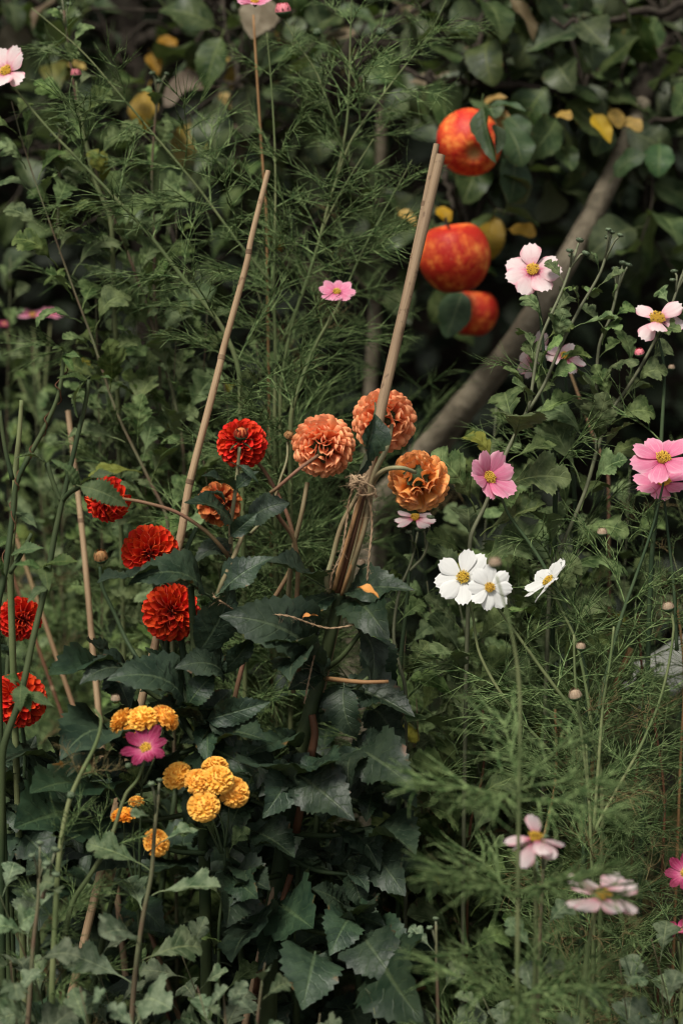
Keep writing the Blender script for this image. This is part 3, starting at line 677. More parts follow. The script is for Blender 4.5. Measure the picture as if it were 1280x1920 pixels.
def hedge_core():
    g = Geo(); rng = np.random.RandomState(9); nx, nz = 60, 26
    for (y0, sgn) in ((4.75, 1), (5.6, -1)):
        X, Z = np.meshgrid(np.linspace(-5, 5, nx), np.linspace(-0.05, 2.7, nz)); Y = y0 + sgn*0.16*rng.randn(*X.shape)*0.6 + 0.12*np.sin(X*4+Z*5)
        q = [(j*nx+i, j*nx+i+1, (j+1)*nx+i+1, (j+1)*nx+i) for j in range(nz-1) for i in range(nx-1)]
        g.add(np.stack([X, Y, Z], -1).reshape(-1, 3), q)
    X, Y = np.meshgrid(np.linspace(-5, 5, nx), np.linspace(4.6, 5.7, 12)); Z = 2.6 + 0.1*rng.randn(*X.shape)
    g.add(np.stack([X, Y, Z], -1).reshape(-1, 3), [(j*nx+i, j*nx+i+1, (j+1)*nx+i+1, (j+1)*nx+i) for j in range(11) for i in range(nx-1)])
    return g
hedge = thing('hedge', 'dark dense leafy hedge closing off the garden behind the apple trees', 'hedge', (0, 5.0, 0))
wpart('light_block_core', hedge_core(), M['bark_dark'], hedge)  # solid dark sheets added behind the leaves so no light leaks through
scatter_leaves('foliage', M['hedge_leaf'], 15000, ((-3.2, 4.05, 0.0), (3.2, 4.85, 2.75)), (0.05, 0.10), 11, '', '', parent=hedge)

# grass and leaf litter
def grass():
    rng = np.random.RandomState(21); g = Geo(); N = 5200
    X = rng.uniform(-1.3, 1.3, N); Y = rng.uniform(2.45, 4.1, N); keep = (X < -0.05) | (rng.rand(N) < 0.35); X = X[keep]; Y = Y[keep]; N = len(X)
    v = []; f = []
    for i in range(N):
        H = rng.uniform(0.18, 0.55); a = rng.uniform(0, 6.28); ln = rng.uniform(0.2, 0.9)*H; w = rng.uniform(0.0015, 0.0032); b = len(v)
        dx, dy = math.cos(a), math.sin(a); sx, sy = -dy*w, dx*w
        for k in range(5):
            t = k/4; cx = X[i]+dx*ln*t**2; cyy = Y[i]+dy*ln*t**2; cz = H*(t-0.35*t**3); ww = 1-t*0.9
            v += [(cx-sx*ww, cyy-sy*ww, cz-0.03), (cx+sx*ww, cyy+sy*ww, cz-0.03)]
        f += [(b+2*k, b+2*k+1, b+2*k+3, b+2*k+2) for k in range(4)]
    g.add(v, f)
    o = bpy.data.objects.new('grass', g.mesh('grass', M['grass'])); col.objects.link(o)
    o['kind'] = 'stuff'; o['label'] = 'long dark green grass growing between the flower stems'; o['category'] = 'grass'
grass()
def litter_mat():
    n = NT('litter'); ob = n.coord('Object'); r = n.noise(ob, 14.0, 2.0)
    c = n.mix(n.step(r, 0.35, 0.65), (0.035, 0.022, 0.014), (0.15, 0.075, 0.035)); c = n.mix(n.step(n.noise(ob, 9.0, 1.0), 0.55, 0.65), c, (0.06, 0.055, 0.03))
    return n.finish(c, 0.8, 0.15)
M['litter'] = litter_mat()
lit = scatter_leaves('leaf_litter', M['litter'], 3200, ((-1.4, 1.7, -0.02), (1.4, 4.0, 0.035)), (0.025, 0.06), 31, 'brown fallen leaves covering the soil under the plants', 'leaf litter', up=1.0)

# ------------------------------------------------------------------ apple trees
def relib(lib, mat):
    out = []
    for m in lib: c = m.copy(); c.materials.clear(); c.materials.append(M[mat]); out.append(c)
    return out
ALD = relib(AL, 'apple_leaf_dead')
def apple_tree(label, trunk, tr, branches, seed, clumps, nleaf, shade_crown_box, shade_crown_n, trunk_mat, lsize=(0.055, 0.09), dead=0.03):
    rng = random.Random(seed); base = trunk[-1].copy(); base.z = 0
    t = thing('apple_tree', label, 'apple tree', base)
    g = Geo(); q, rr = spline(trunk + ([base] if trunk[-1].z > 0.02 else []), tr, 7); tube(g, q, rr, 12, wob=0.05, rng=rng); wpart('trunk', g, M[trunk_mat], t)
    nodes = []
    for (pts, r0, r1) in branches:
        g = Geo(); q, rr = spline(pts, [r0 + (r1-r0)*i/(len(pts)-1) for i in range(len(pts))], 6)
        q = [p + V(rng.gauss(0, .003), rng.gauss(0, .003), rng.gauss(0, .003)) for p in q]
        tube(g, q, rr, 7, wob=0.12, rng=rng); wpart('branch', g, M['bark_dark'], t); nodes += q
    leaves = []
    for (lo, hi, n, dlo, dhi) in clumps:            # twigs fill a region given in photograph units and depth
        for _ in range(n):
            s = P(rng.uniform(lo[0], hi[0]), rng.uniform(lo[1], hi[1]), rng.uniform(dlo, dhi))
            nb = min(nodes, key=lambda a: (a-s).length)
            d = V(rng.gauss(0, 1), rng.gauss(-0.3, .7), rng.gauss(-0.15, .6)).normalized(); L = rng.uniform(0.08, 0.17)
            mid = s.lerp(nb, 0.5) + V(0, 0, rng.uniform(0.01, 0.06)); e = s + d*L + V(0, 0, -0.02)
            g = Geo(); qq, rr = spline([nb, mid, s, e], [0.0035, 0.003, 0.0024, 0.0012], 3); tube(g, qq, rr, 4); wpart('twig', g, M['bark_dark'], t)
            k = rng.randint(5, 8)
            for i in range(k):
                p = s.lerp(e, i/(k-1)); a = i*2.4 + rng.random(); rad = Matrix.Rotation(a, 3, d) @ d.orthogonal().normalized()
                dr = (rad + d*0.5 + V(0, -0.2, -0.55)).normalized(); leaves.append((p, dr, rng.uniform(*lsize)))
    rng.shuffle(leaves)
    for (p, dr, sz) in leaves[:nleaf]:
        part('leaf', rng.choice(ALD if rng.random() < dead else AL), t, frame(p + dr*0.2*sz, dr, V(rng.gauss(0, .45), rng.gauss(-0.45, .4), 1), sz))
    scatter_leaves('crown', M['apple_leaf'], shade_crown_n, shade_crown_box, (0.05, 0.09), seed+3, '', '', parent=t)  # unseen overhead leaves, added to block the sky and darken what is below
    return t

trunk_r = [P(1205, 190, 2.86), P(1165, 290, 2.84), P(1070, 475, 2.83), P(960, 650, 2.86), P(835, 805, 2.96), P(760, 900, 3.05), P(690, 1010, 3.15)]
tb = Vector((P(660, 1060, 3.2).x, P(660, 1060, 3.2).y, 0))
T1 = apple_tree('apple tree with a thick grey leaning trunk and red apples', trunk_r + [tb], [0.013, 0.0145, 0.0165, 0.019, 0.0225, 0.026, 0.03, 0.036],
    [([P(1205, 190, 2.86), P(1250, 60, 2.95), P(1300, -80, 2.9), P(1340, -260, 2.9)], 0.021, 0.012),
     ([P(1330, -30, 2.8), P(1280, 8, 2.76), P(1180, 30, 2.74), P(1090, 45, 2.72), P(1040, 42, 2.72)], 0.0075, 0.003),
     ([P(1205, 215, 2.88), P(1120, 195, 2.88), P(1040, 172, 2.82), P(940, 158, 2.80), P(830, 152, 2.78), P(760, 130, 2.78)], 0.0085, 0.0035),
     ([P(1120, 195, 2.88), P(1160, 235, 2.85), P(1240, 225, 2.82), P(1330, 205, 2.8)], 0.0055, 0.003),
     ([P(900, 155, 2.79), P(900, 60, 2.78), P(930, -60, 2.8)], 0.005, 0.004),
     ([P(800, 146, 2.78), P(850, 210, 2.80), P(835, 330, 2.80), P(850, 400, 2.80)], 0.005, 0.003),
     ([P(835, 330, 2.80), P(880, 450, 2.86), P(905, 520, 2.9)], 0.0035, 0.0025)],
    71, [((820, -60), (1300, 140), 34, 2.78, 3.12), ((840, 150), (1000, 330), 11, 2.82, 3.05), ((1010, 90), (1300, 225), 13, 2.86, 3.1), ((1200, 300), (1320, 470), 4, 2.85, 3.2), ((840, 320), (960, 420), 3, 2.84, 3.0), ((830, 540), (890, 590), 1, 2.85, 2.9)],
    300, ((-0.05, 3.15, 1.66), (1.7, 4.3, 2.6)), 1700, 'bark')
trunk_l = [P(225, -120, 3.3), P(235, 40, 3.3), P(262, 160, 3.3), P(275, 330, 3.32), P(285, 600, 3.4)]
T2 = apple_tree('apple tree with a dark upright trunk and yellowing leaves behind the cosmos', trunk_l + [Vector((P(285, 600, 3.4).x, P(285, 600, 3.4).y, 0))], [0.032, 0.030, 0.026, 0.026, 0.028, 0.034],
    [([P(245, 80, 3.3), P(330, 60, 3.15), P(410, 30, 3.05), P(470, -40, 3.0)], 0.012, 0.006),
     ([P(425, 0, 3.0), P(430, 80, 2.98), P(450, 150, 2.95), P(500, 190, 2.92), P(600, 210, 2.92)], 0.006, 0.003),
     ([P(262, 160, 3.3), P(180, 60, 3.2), P(60, 0, 3.1), P(-40, -30, 3.1)], 0.010, 0.004),
     ([P(275, 330, 3.32), P(380, 260, 3.2), P(470, 240, 3.1), P(560, 330, 3.0), P(640, 400, 3.0)], 0.008, 0.003),
     ([P(280, 420, 3.34), P(180, 330, 3.2), P(90, 300, 3.1), P(0, 320, 3.05)], 0.008, 0.003),
     ([P(282, 520, 3.36), P(380, 500, 3.2), P(480, 450, 3.05)], 0.007, 0.003)],
    72, [((-30, -60), (640, 120), 30, 2.85, 3.3), ((280, 60), (760, 300), 28, 2.85, 3.2), ((-30, 120), (260, 380), 12, 2.95, 3.3), ((300, 300), (720, 520), 16, 2.9, 3.25), ((640, -40), (850, 130), 12, 2.85, 3.1)],
    300, ((-1.7, 3.1, 1.66), (0.0, 4.3, 2.6)), 1600, 'bark_dark', dead=0.07)
# slim grey trunk between them
slim = thing('sapling', 'slim pale grey sapling trunk standing upright behind the bamboo canes', 'sapling', Vector((P(690, 1100, 3.1).x, P(690, 1100, 3.1).y, 0)))
g = Geo(); q, rr = spline([P(722, 60, 3.05), P(715, 260, 3.06), P(708, 430, 3.06), P(702, 600, 3.08), P(693, 760, 3.1), P(690, 1100, 3.1), Vector((P(690, 1100, 3.1).x, P(690, 1100, 3.1).y, 0))], [0.006, 0.0085, 0.009, 0.010, 0.011, 0.012, 0.013], 6)
tube(g, q, rr, 8, wob=0.1, rng=random.Random(1)); wpart('trunk', g, M['bark'], slim)
for i, (a, b) in enumerate(((710, 380), (716, 240), (704, 560))):
    g = Geo(); tube(g, [P(a, b, 3.06), P(a+(40 if i % 2 else -36), b-40, 3.03), P(a+(70 if i % 2 else -60), b-95, 3.02)], [0.004, 0.003, 0.0015], 5); wpart('branch', g, M['bark'], slim)

def apple(label, loc, axis, R, rot, seed):
    t = thing('apple', label, 'apple', loc, None)
    rng = random.Random(seed); g = Geo(); n1, n2 = 22, 28; vs_ = []; uv = []; ph = [rng.uniform(0, 6) for _ in range(4)]
    for i in range(n1+1):
        th = math.pi*i/n1; st, ct = math.sin(th), math.cos(th)
        for k in range(n2):
            a = 2*math.pi*k/n2
            r = (st**0.86)*(1 + 0.02*math.sin(5*a+ph[0])*(0.4+0.6*(1-ct)/2) + 0.03*math.sin(2*a+ph[1]))
            r *= 1.0 - 0.10*max(0, -ct)
            z = ct*1.0 - 0.36*math.exp(-(th/0.36)**2) + 0.18*math.exp(-((math.pi-th)/0.24)**2)
            vs_.append((r*math.cos(a), r*math.sin(a), z)); uv.append((k/n2, i/n1))
    g.add(vs_, [(i*n2+k, (i+1)*n2+k, (i+1)*n2+(k+1) % n2, i*n2+(k+1) % n2) for i in range(n1) for k in range(n2)], uv)
    Mh = basis_z(loc, axis, R, rot); part('fruit', g.mesh('fruit', M['apple']), t, Mh)
    g = Geo(); tube(g, [V(0, 0, 0.48), V(0.03, 0, 0.75), V(0.10, 0.03, 1.1)], [0.035, 0.03, 0.045], 6); part('stalk', g.mesh('stalk', M['bark_dark']), t, Mh)
    g = Geo()
    for k in range(5):
        a = 2*math.pi*k/5; d = V(math.cos(a), math.sin(a), 0); s = V(-d.y, d.x, 0)
        g.add([tuple(p) for p in (d*0.02-s*.03+V(0, 0, -.66), d*0.02+s*.03+V(0, 0, -.66), d*.10+s*.02+V(0, 0, -.74), d*.10-s*.02+V(0, 0, -.74))], [(0, 1, 2, 3)])
    part('calyx', g.mesh('calyx', M['bark_dark']), t, Mh)
    return t
apple('red and yellow apple partly covered by a green leaf, topmost of three', P(880, 268, 2.64), cdir(-0.1, 0.5, -0.85), pxm(63, 2.64), 0.4, 1)
apple('large mottled red apple hanging right behind the bamboo cane', P(852, 482, 2.66), cdir(-0.16, 0.95, 0.25), pxm(69, 2.66), 2.2, 2)
apple('small shaded red apple hanging lowest, half hidden by a leaf', P(886, 586, 2.86), cdir(0.05, 0.97, 0.1), pxm(47, 2.86), 3.4, 3)
ALG = relib(AL, 'apple_leaf_green'); ALY = relib(AL, 'apple_leaf_yellow')
for (a, b, k, roll, w, d) in (((905, 200), (925, 305), 2, 0.9, 0.55, 2.57), ((930, 235), (935, 285), 0, -0.5, 0.8, 2.56), ((915, 200), (985, 200), 0, 0.1, 0.6, 2.62), ((866, 548), (838, 630), 1, -0.3, 0.9, 2.76), ((950, 240), (985, 305), 1, 0, 1.1, 2.7), ((960, 295), (965, 378), 3, -0.3, 1.15, 2.72), ((950, 220), (990, 255), 1, 0.2, 1.0, 2.72), ((1150, 330), (1200, 280), 1, 0.3, 1.0, 2.74), ((1235, 270), (1235, 325), 1, 0, 1.1, 2.78)):
    leaf_to(T1, P(*a, d), P(*b, d-0.03), ALG, k, roll, w)
for (a, b, k) in (((905, 195), (948, 178), 0), ((935, 205), (947, 240), 1), ((1042, 215), (1072, 215), 1), ((1112, 215), (1145, 265), 0), ((1165, 225), (1205, 238), 1), ((1145, 205), (1165, 235), 1), ((820, 390), (845, 410), 1), ((955, 430), (1005, 432), 1), ((750, 395), (780, 420), 0)):
    leaf_to(T1, P(*a, 2.76), P(*b, 2.74), ALY, k, 0.2, 0.9)
for (a, b, k) in (((300, 70), (330, 92), 1), ((283, 100), (297, 138), 0), ((345, 140), (375, 118), 1), ((410, 120), (432, 108), 1), ((415, 175), (432, 200), 0), ((130, 120), (160, 125), 0), ((500, 60), (520, 75), 1)):
    leaf_to(T2, P(*a, 2.98), P(*b, 2.96), ALY, k, 0.2, 0.95)

# ------------------------------------------------------------------ bamboo canes
def cane(label, pts, r0, r1, nodes, seed, mat='bamboo', group=None):
    base = pts[-1].copy()
    t = thing('bamboo_cane', label, 'bamboo cane', base, group); rng = random.Random(seed)
    q, rr = spline(pts, [r0 + (r1-r0)*i/(len(pts)-1) for i in range(len(pts))], 8)
    g = Geo(); tube(g, q, rr, 12, cap=False, wob=0.015, rng=rng)
    ax = (q[0]-q[1]).normalized()
    tube(g, [q[0] - ax*0.0001, q[0] + ax*0.0003, q[0] - ax*0.004], [r0, r0*0.72, r0*0.66], 12, cap=True)
    wpart('culm', g, M[mat], t)
    for s in nodes:                       # share of the length at which a joint sits
        i = min(len(q)-2, int(s*(len(q)-1))); f = s*(len(q)-1)-i; p = q[i].lerp(q[i+1], f); a = (q[i]-q[i+1]).normalized(); r = rr[i]
        g = Geo(); tube(g, [p+a*0.0034, p+a*0.0014, p+a*0.0004, p-a*0.0004, p-a*0.0024], [r*1.01, r*1.16, r*1.03, r*1.2, r*1.01], 12, cap=False); wpart('joint', g, M['bamboo_node'], t)
    return t
def ext(a, b, z=-0.03):                    # run the line a->b on to the soil
    d = b-a; k = (z-b.z)/d.z if abs(d.z) > 1e-4 else 0
    return b + d*k
a, b = P(826, 290, 2.16), P(700, 850, 2.17)
cane('thick bamboo cane tied to the orange dahlia stems, standing in front of its thinner twin', [a, P(716, 760, 2.168), b, P(640, 1110, 2.225), ext(P(716, 760, 2.168), P(640, 1110, 2.225))], 0.0052, 0.0066, [0.49], 1)
a, b = P(818, 270, 2.18), P(705, 790, 2.195)
cane('thin bamboo cane with a dark stained top leaning against the thicker cane', [a, P(770, 505, 2.185), b, ext(a, b)], 0.0034, 0.0040, [0.16, 0.3], 2)
a, b = P(503, 320, 2.24), P(338, 1010, 2.24)
cane('lone pale bamboo cane rising behind the red dahlias', [a, P(470, 452, 2.24), P(463, 492, 2.24), P(420, 650, 2.242), P(411, 690, 2.24), P(362, 880, 2.238), P(352, 925, 2.24), b, ext(a, b)], 0.0030, 0.0050, [0.19, 0.44, 0.69], 3, 'bamboo_pale')
a, b = P(128, 770, 2.48), P(182, 1300, 2.44)
cane('slender orange brown cane leaning behind the nettle leaves', [a, P(155, 1000, 2.46), b, ext(a, b)], 0.0034, 0.0040, [0.3, 0.55], 4, 'bamboo_pale')
a, b = P(28, 1000, 2.55), P(140, 1330, 2.5)
cane('short reddish cane leaning at a slant beside the slender orange brown cane', [a, b, ext(a, b)], 0.0028, 0.0032, [0.4], 5, 'dahlia_stem_red')
a, b = P(18, 1060, 2.6), P(120, 1350, 2.56)
cane('thin weathered cane low among the grass behind the red dahlias', [a, b, ext(a, b)], 0.0022, 0.0026, [0.4], 6, 'dead_stem')

# ------------------------------------------------------------------ dahlias
def dahlia_plant(label, base, seed): return thing('dahlia_plant', label, 'dahlia', base)
# ---- the orange one
bO = Vector((P(505, 1790, 2.24).x, P(505, 1790, 2.24).y, 0))
D1 = dahlia_plant('dahlia plant with three peach orange blooms tied to the bamboo canes', bO, 1)
stem(D1, [P(640, 1105, 2.185), P(622, 1180, 2.19), P(602, 1260, 2.2), P(580, 1340, 2.2), P(556, 1430, 2.21), P(530, 1600, 2.22), P(505, 1790, 2.24), bO], 0.0062, 0.011, M['dahlia_stem'], 9)
dahlia_flower(D1, P(606, 836, 2.20), cdir(0.18, 0.36, -0.89), pxm(61), 'orange', N=185, tmax=169, seed=11)
dahlia_flower(D1, P(720, 789, 2.24), cdir(-0.24, 0.12, -0.96), pxm(62, 2.24), 'orange', N=185, tmax=169, seed=12)
dahlia_flower(D1, P(785, 902, 2.18), cdir(0.14, -0.30, -0.94), pxm(59), 'orange_old', N=140, tmax=158, seed=13, ragged=0.45, wmul=0.8)
stem(D1, [P(596, 854, 2.15), P(560, 880, 2.13), P(520, 915, 2.14), P(505, 930, 2.16), P(520, 965, 2.18), P(550, 1010, 2.2), P(558, 1060, 2.21), P(556, 1140, 2.22), P(560, 1260, 2.24)], 0.0020, 0.0030, M['dahlia_stem_red'], 6)
stem(D1, [P(576, 905, 2.22), P(566, 960, 2.21), P(548, 1040, 2.22), P(540, 1140, 2.24), P(550, 1300, 2.24)], 0.0026, 0.0030, M['dahlia_stem_pale'], 6)
stem(D1, [P(734, 797, 2.19), P(725, 840, 2.165), P(705, 880, 2.155), P(690, 930, 2.16), P(668, 1010, 2.165), P(645, 1110, 2.18)], 0.0024, 0.0040, M['dahlia_stem_pale'], 6)
stem(D1, [P(779, 886, 2.13), P(750, 877, 2.115), P(720, 882, 2.13), P(700, 905, 2.15), P(690, 960, 2.155), P(668, 1040, 2.17), P(650, 1110, 2.18)], 0.0022, 0.0036, M['dahlia_stem_pale'], 6)
stem(D1, [P(672, 925, 2.15), P(640, 985, 2.15), P(622, 1050, 2.155), P(612, 1088, 2.16), P(618, 1110, 2.175)], 0.0026, 0.0032, M['dahlia_stem_pale'], 6)
stem(D1, [P(683, 915, 2.145), P(668, 975, 2.145), P(652, 1040, 2.15), P(632, 1110, 2.17)], 0.0042, 0.0036, M['dead_stem'], 7)
stem(D1, [P(686, 960, 2.15), P(672, 1020, 2.15), P(652, 1080, 2.155), P(640, 1115, 2.17)], 0.0026, 0.0022, M['straw'], 6)
stem(D1, [P(676, 930, 2.14), P(660, 985, 2.14), P(640, 1050, 2.145), P(626, 1105, 2.165)], 0.0022, 0.0026, M['straw'], 6)
stem(D1, [P(690, 925, 2.15), P(684, 985, 2.145), P(664, 1050, 2.15), P(646, 1112, 2.17)], 0.0024, 0.0030, M['dahlia_stem_pale'], 6)
part('bud', BUD['dahlia'], D1, basis_z(P(541, 818, 2.23), cdir(0.3, 0.6, 0.5), 0.0058))
stem(D1, [P(539, 828, 2.235), P(538, 860, 2.23), P(525, 900, 2.22), P(505, 960, 2.22), P(470, 1000, 2.22)], 0.0015, 0.002, M['dahlia_stem_pale'], 5)
part('bud', BUD['cream'], D1, basis_z(P(676, 1058, 2.26), cdir(0.1, 0.8, 0.2), 0.0055))
# leaf list: base, tip, mesh, roll, width
RL = random.Random(77)
def leaves(t, lst, lib, d0=2.2):
    for e in lst:
        (bx, by), (tx, ty) = e[0], e[1]; k = e[2] if len(e) > 2 else 0; roll = e[3] if len(e) > 3 else 0.0; w = e[4] if len(e) > 4 else 1.0
        db = e[5] if len(e) > 5 else d0; dt = e[6] if len(e) > 6 else db - 0.02
        if by > 1240:
            roll += RL.gauss(0, 0.32); dt += RL.uniform(-0.05, 0.03); k = (k + RL.randint(0, 4)) % 5; tx += RL.uniform(-14, 14); ty += RL.uniform(-10, 10)
        sc = 0.86 if by > 1240 else 1.0
        leaf_to(t, P(bx, by, db), P(bx+(tx-bx)*sc, by+(ty-by)*sc, dt), lib, k, roll, w*(1.0 if by < 1240 else 0.92))
        if by > 1240:
            for q in (1, 2):
                a_ = math.atan2(ty-by, tx-bx) + RL.choice((-1, 1))*RL.uniform(0.7, 1.9); l_ = math.hypot(tx-bx, ty-by)*RL.uniform(0.45, 0.68)
                leaf_to(t, P(bx+4*q, by+3*q, db), P(bx+l_*math.cos(a_), by+l_*math.sin(a_)*0.8+8, db+RL.uniform(-0.07, 0.03)), lib, RL.randint(0, 4), RL.gauss(0, 0.4), RL.uniform(0.85, 1.15))
leaves(D1, [((702, 775), (672, 905), 2, -1.0, 0.55, 2.14, 2.125), ((628, 1112), (503, 1040), 2, 0.5, 0.7, 2.18, 2.14), ((632, 1116), (535, 1160), 1, 0.0, 0.75, 2.19, 2.16),
    ((645, 1112), (768, 1092), 0, 0.25, 0.75, 2.18, 2.12), ((650, 1118), (720, 1165), 1, 0.2, 0.9, 2.2, 2.1), ((585, 1230), (445, 1122), 3, -0.5, 0.95, 2.17, 2.08), ((560, 1215), (575, 1130), 4, 0.3, 1.2, 2.2, 2.22),
    ((580, 1240), (500, 1180), 0, 0.6, 1.0, 2.17, 2.1), ((600, 1260), (505, 1205), 3, 0.9, 1.1, 2.18, 2.12), ((412, 1262), (507, 1172), 2, 0.9, 0.7, 2.15, 2.13), ((672, 1180), (722, 1268), 3, -0.5, 1.0, 2.2, 2.15), ((690, 1200), (740, 1290), 1, 0.3, 0.9, 2.26, 2.2),
    ((645, 1288), (657, 1408), 1, 0.1, 1.25, 2.17, 2.12), ((650, 1285), (790, 1345), 0, 0.0, 0.9, 2.2, 2.15), ((700, 1330), (770, 1390), 3, 0.2, 0.9, 2.25, 2.2), ((672, 1405), (795, 1465), 0, -0.2, 1.05, 2.17, 2.11), ((665, 1410), (740, 1395), 1, 0.5, 0.9, 2.19, 2.17),
    ((660, 1412), (635, 1470), 1, -0.3, 1.0, 2.17, 2.13), ((555, 1450), (680, 1545), 0, -0.1, 1.15, 2.14, 2.06), ((545, 1455), (515, 1520), 1, 0.0, 1.1, 2.15, 2.11), ((540, 1455), (440, 1410), 3, -0.2, 1.0, 2.17, 2.12), ((550, 1400), (430, 1400), 1, 0.3, 1.1, 2.2, 2.14),
    ((690, 1475), (795, 1500), 3, 0.1, 0.95, 2.18, 2.12), ((700, 1555), (800, 1602), 0, -0.1, 0.9, 2.17, 2.12), ((640, 1560), (745, 1600), 1, 0.3, 1.0, 2.2, 2.14), ((690, 1600), (770, 1660), 0, 0.2, 1.1, 2.2, 2.15), ((655, 1640), (700, 1705), 0, 0.0, 1.3, 2.15, 2.1),
    ((655, 1715), (742, 1735), 1, 0.3, 1.1, 2.14, 2.1), ((650, 1705), (590, 1660), 0, -0.2, 1.3, 2.16, 2.12), ((660, 1695), (665, 1640), 4, 0.4, 1.4, 2.16, 2.2), ((655, 1725), (630, 1780), 0, 0.0, 1.3, 2.12, 2.07), ((680, 1755), (740, 1830), 1, 0.0, 1.1, 2.12, 2.05),
    ((590, 1790), (560, 1880), 0, 0.1, 1.5, 2.08, 2.0), ((430, 1640), (430, 1745), 1, 0.0, 1.25, 2.12, 2.06), ((440, 1640), (520, 1660), 3, 0.0, 1.0, 2.14, 2.08), ((480, 1560), (560, 1600), 3, 0.0, 1.0, 2.18, 2.12), ((600, 1610), (690, 1580), 3, 0.3, 1.0, 2.22, 2.2),
    ((515, 1690), (600, 1740), 1, 0.0, 1.1, 2.2, 2.12), ((500, 1740), (400, 1780), 1, 0.0, 1.1, 2.18, 2.1), ((700, 1740), (770, 1800), 3, 0.0, 1.1, 2.14, 2.06), ((720, 1800), (770, 1890), 1, 0.0, 1.2, 2.1, 2.0), ((470, 1500), (400, 1560), 3, 0.0, 1.0, 2.2, 2.14), ((620, 1480), (720, 1530), 3, 0.2, 1.0, 2.24, 2.2)], DL)
# side shoots that carry those leaves
for (x0, y0, x1, y1) in ((580, 1340, 690, 1270), (556, 1430, 690, 1400), (530, 1600, 655, 1640), (535, 1560, 700, 1550), (515, 1700, 650, 1715), (510, 1760, 600, 1785), (525, 1640, 430, 1635), (600, 1260, 680, 1180), (515, 1720, 690, 1755), (545, 1500, 470, 1500)):
    stem(D1, [P(x1, y1, 2.165), P((x0+x1)/2, (y0+y1)/2+12, 2.18), P(x0, y0, 2.215)], 0.0022, 0.0036, M['dahlia_stem'], 6)
stem(D1, [P(585, 1340, 2.18), P(590, 1380, 2.18), P(575, 1455, 2.185), P(555, 1560, 2.2)], 0.0042, 0.0048, M['dead_stem'], 7, name='dead_stalk')
stem(D1, [P(545, 1640, 2.19), P(520, 1720, 2.19), P(490, 1800, 2.2), P(480, 1860, 2.22)], 0.0034, 0.004, M['dead_stem'], 7, name='dead_stalk')
stem(D1, [P(728, 1278, 2.16), P(680, 1279, 2.16), P(610, 1272, 2.19)], 0.0022, 0.003, M['straw'], 6, name='dead_stalk')

# ---- the red ones behind the lone cane
bR = Vector((P(385, 1700, 2.26).x, P(385, 1700, 2.26).y, 0))
D2 = dahlia_plant('dahlia plant with several ball shaped red blooms beside the lone pale bamboo cane', bR, 2)
stem(D2, [P(358, 1100, 2.12), P(363, 1180, 2.13), P(368, 1260, 2.14), P(372, 1350, 2.17), P(380, 1500, 2.2), P(385, 1700, 2.25), bR], 0.0034, 0.0075, M['dahlia_stem'], 8)
stem(D2, [P(435, 1040, 2.16), P(412, 1110, 2.15), P(388, 1180, 2.14), P(372, 1250, 2.14)], 0.0040, 0.0048, M['dahlia_stem'], 7)
stem(D2, [P(462, 985, 2.15), P(440, 1040, 2.14), P(418, 1090, 2.14), P(408, 1118, 2.15)], 0.0024, 0.0030, M['dahlia_stem_pale'], 6)
stem(D2, [P(449, 838, 2.13), P(445, 890, 2.14), P(438, 945, 2.15), P(433, 980, 2.16), P(432, 1030, 2.165), P(425, 1080, 2.16)], 0.0018, 0.0030, M['dahlia_stem_pale'], 6)
stem(D2, [P(228, 935, 2.14), P(270, 942, 2.12), P(330, 960, 2.12), P(385, 995, 2.13), P(414, 1025, 2.14), P(432, 1050, 2.16)], 0.0018, 0.0026, M['dahlia_stem_red'], 6)
stem(D2, [P(466, 868, 2.24), P(485, 870, 2.25), P(520, 925, 2.25), P(545, 985, 2.25), P(552, 1050, 2.26), P(470, 1200, 2.26), P(420, 1400, 2.26)], 0.0018, 0.003, M['dahlia_stem_red'], 6)
stem(D2, [P(368, 990, 2.26), P(350, 1030, 2.25), P(335, 1070, 2.24), P(340, 1200, 2.22), P(365, 1330, 2.2)], 0.0026, 0.004, M['cosmos_stem_dark'], 6)
stem(D2, [P(285, 1050, 2.23), P(290, 1090, 2.235), P(300, 1190, 2.23), P(340, 1290, 2.2), P(368, 1360, 2.18)], 0.0025, 0.0035, M['dahlia_stem'], 6)
stem(D2, [P(318, 1165, 2.22), P(312, 1240, 2.22), P(335, 1330, 2.2), P(372, 1400, 2.19)], 0.003, 0.004, M['dahlia_stem'], 6)
dahlia_flower(D2, P(454, 832, 2.22), cdir(-0.25, 0.35, 0.9), pxm(49), 'red', N=150, seed=21, wmul=0.82, small_face=0.55)
dahlia_flower(D2, P(203, 936, 2.16), cdir(-0.75, -0.45, 0.45), pxm(44), 'red', N=95, tmax=140, seed=22, wmul=0.82, ragged=0.3, squash=0.9)
dahlia_flower(D2, P(282, 1036, 2.20), cdir(0.0, -0.22, 0.97), pxm(55), 'red_orange', N=190, seed=23, small_face=0.4)
dahlia_flower(D2, P(321, 1148, 2.20), cdir(0.35, 0.30, 0.88), pxm(56), 'red_orange', N=200, seed=24, small_face=0.45)
dahlia_flower(D2, P(412, 945, 2.32), cdir(0.2, 0.6, 0.7), pxm(44, 2.3), 'red_old', N=90, seed=25, ragged=0.8)
part('bud', BUD['red'], D2, basis_z(P(452, 815, 2.13), cdir(0.05, 0.85, 0.5), 0.0078))
for a in range(5):
    ang = a*1.256+0.4; d = cdir(math.cos(ang), math.sin(ang)*0.5, 0.3)
    part('sepal', TL[0], D2, frame(P(450, 828, 2.13), d, UP, 0.017))
part('bud', BUD['dahlia'], D2, basis_z(P(190, 1046, 2.3), cdir(-0.1, 0.8, 0.5), 0.0085))
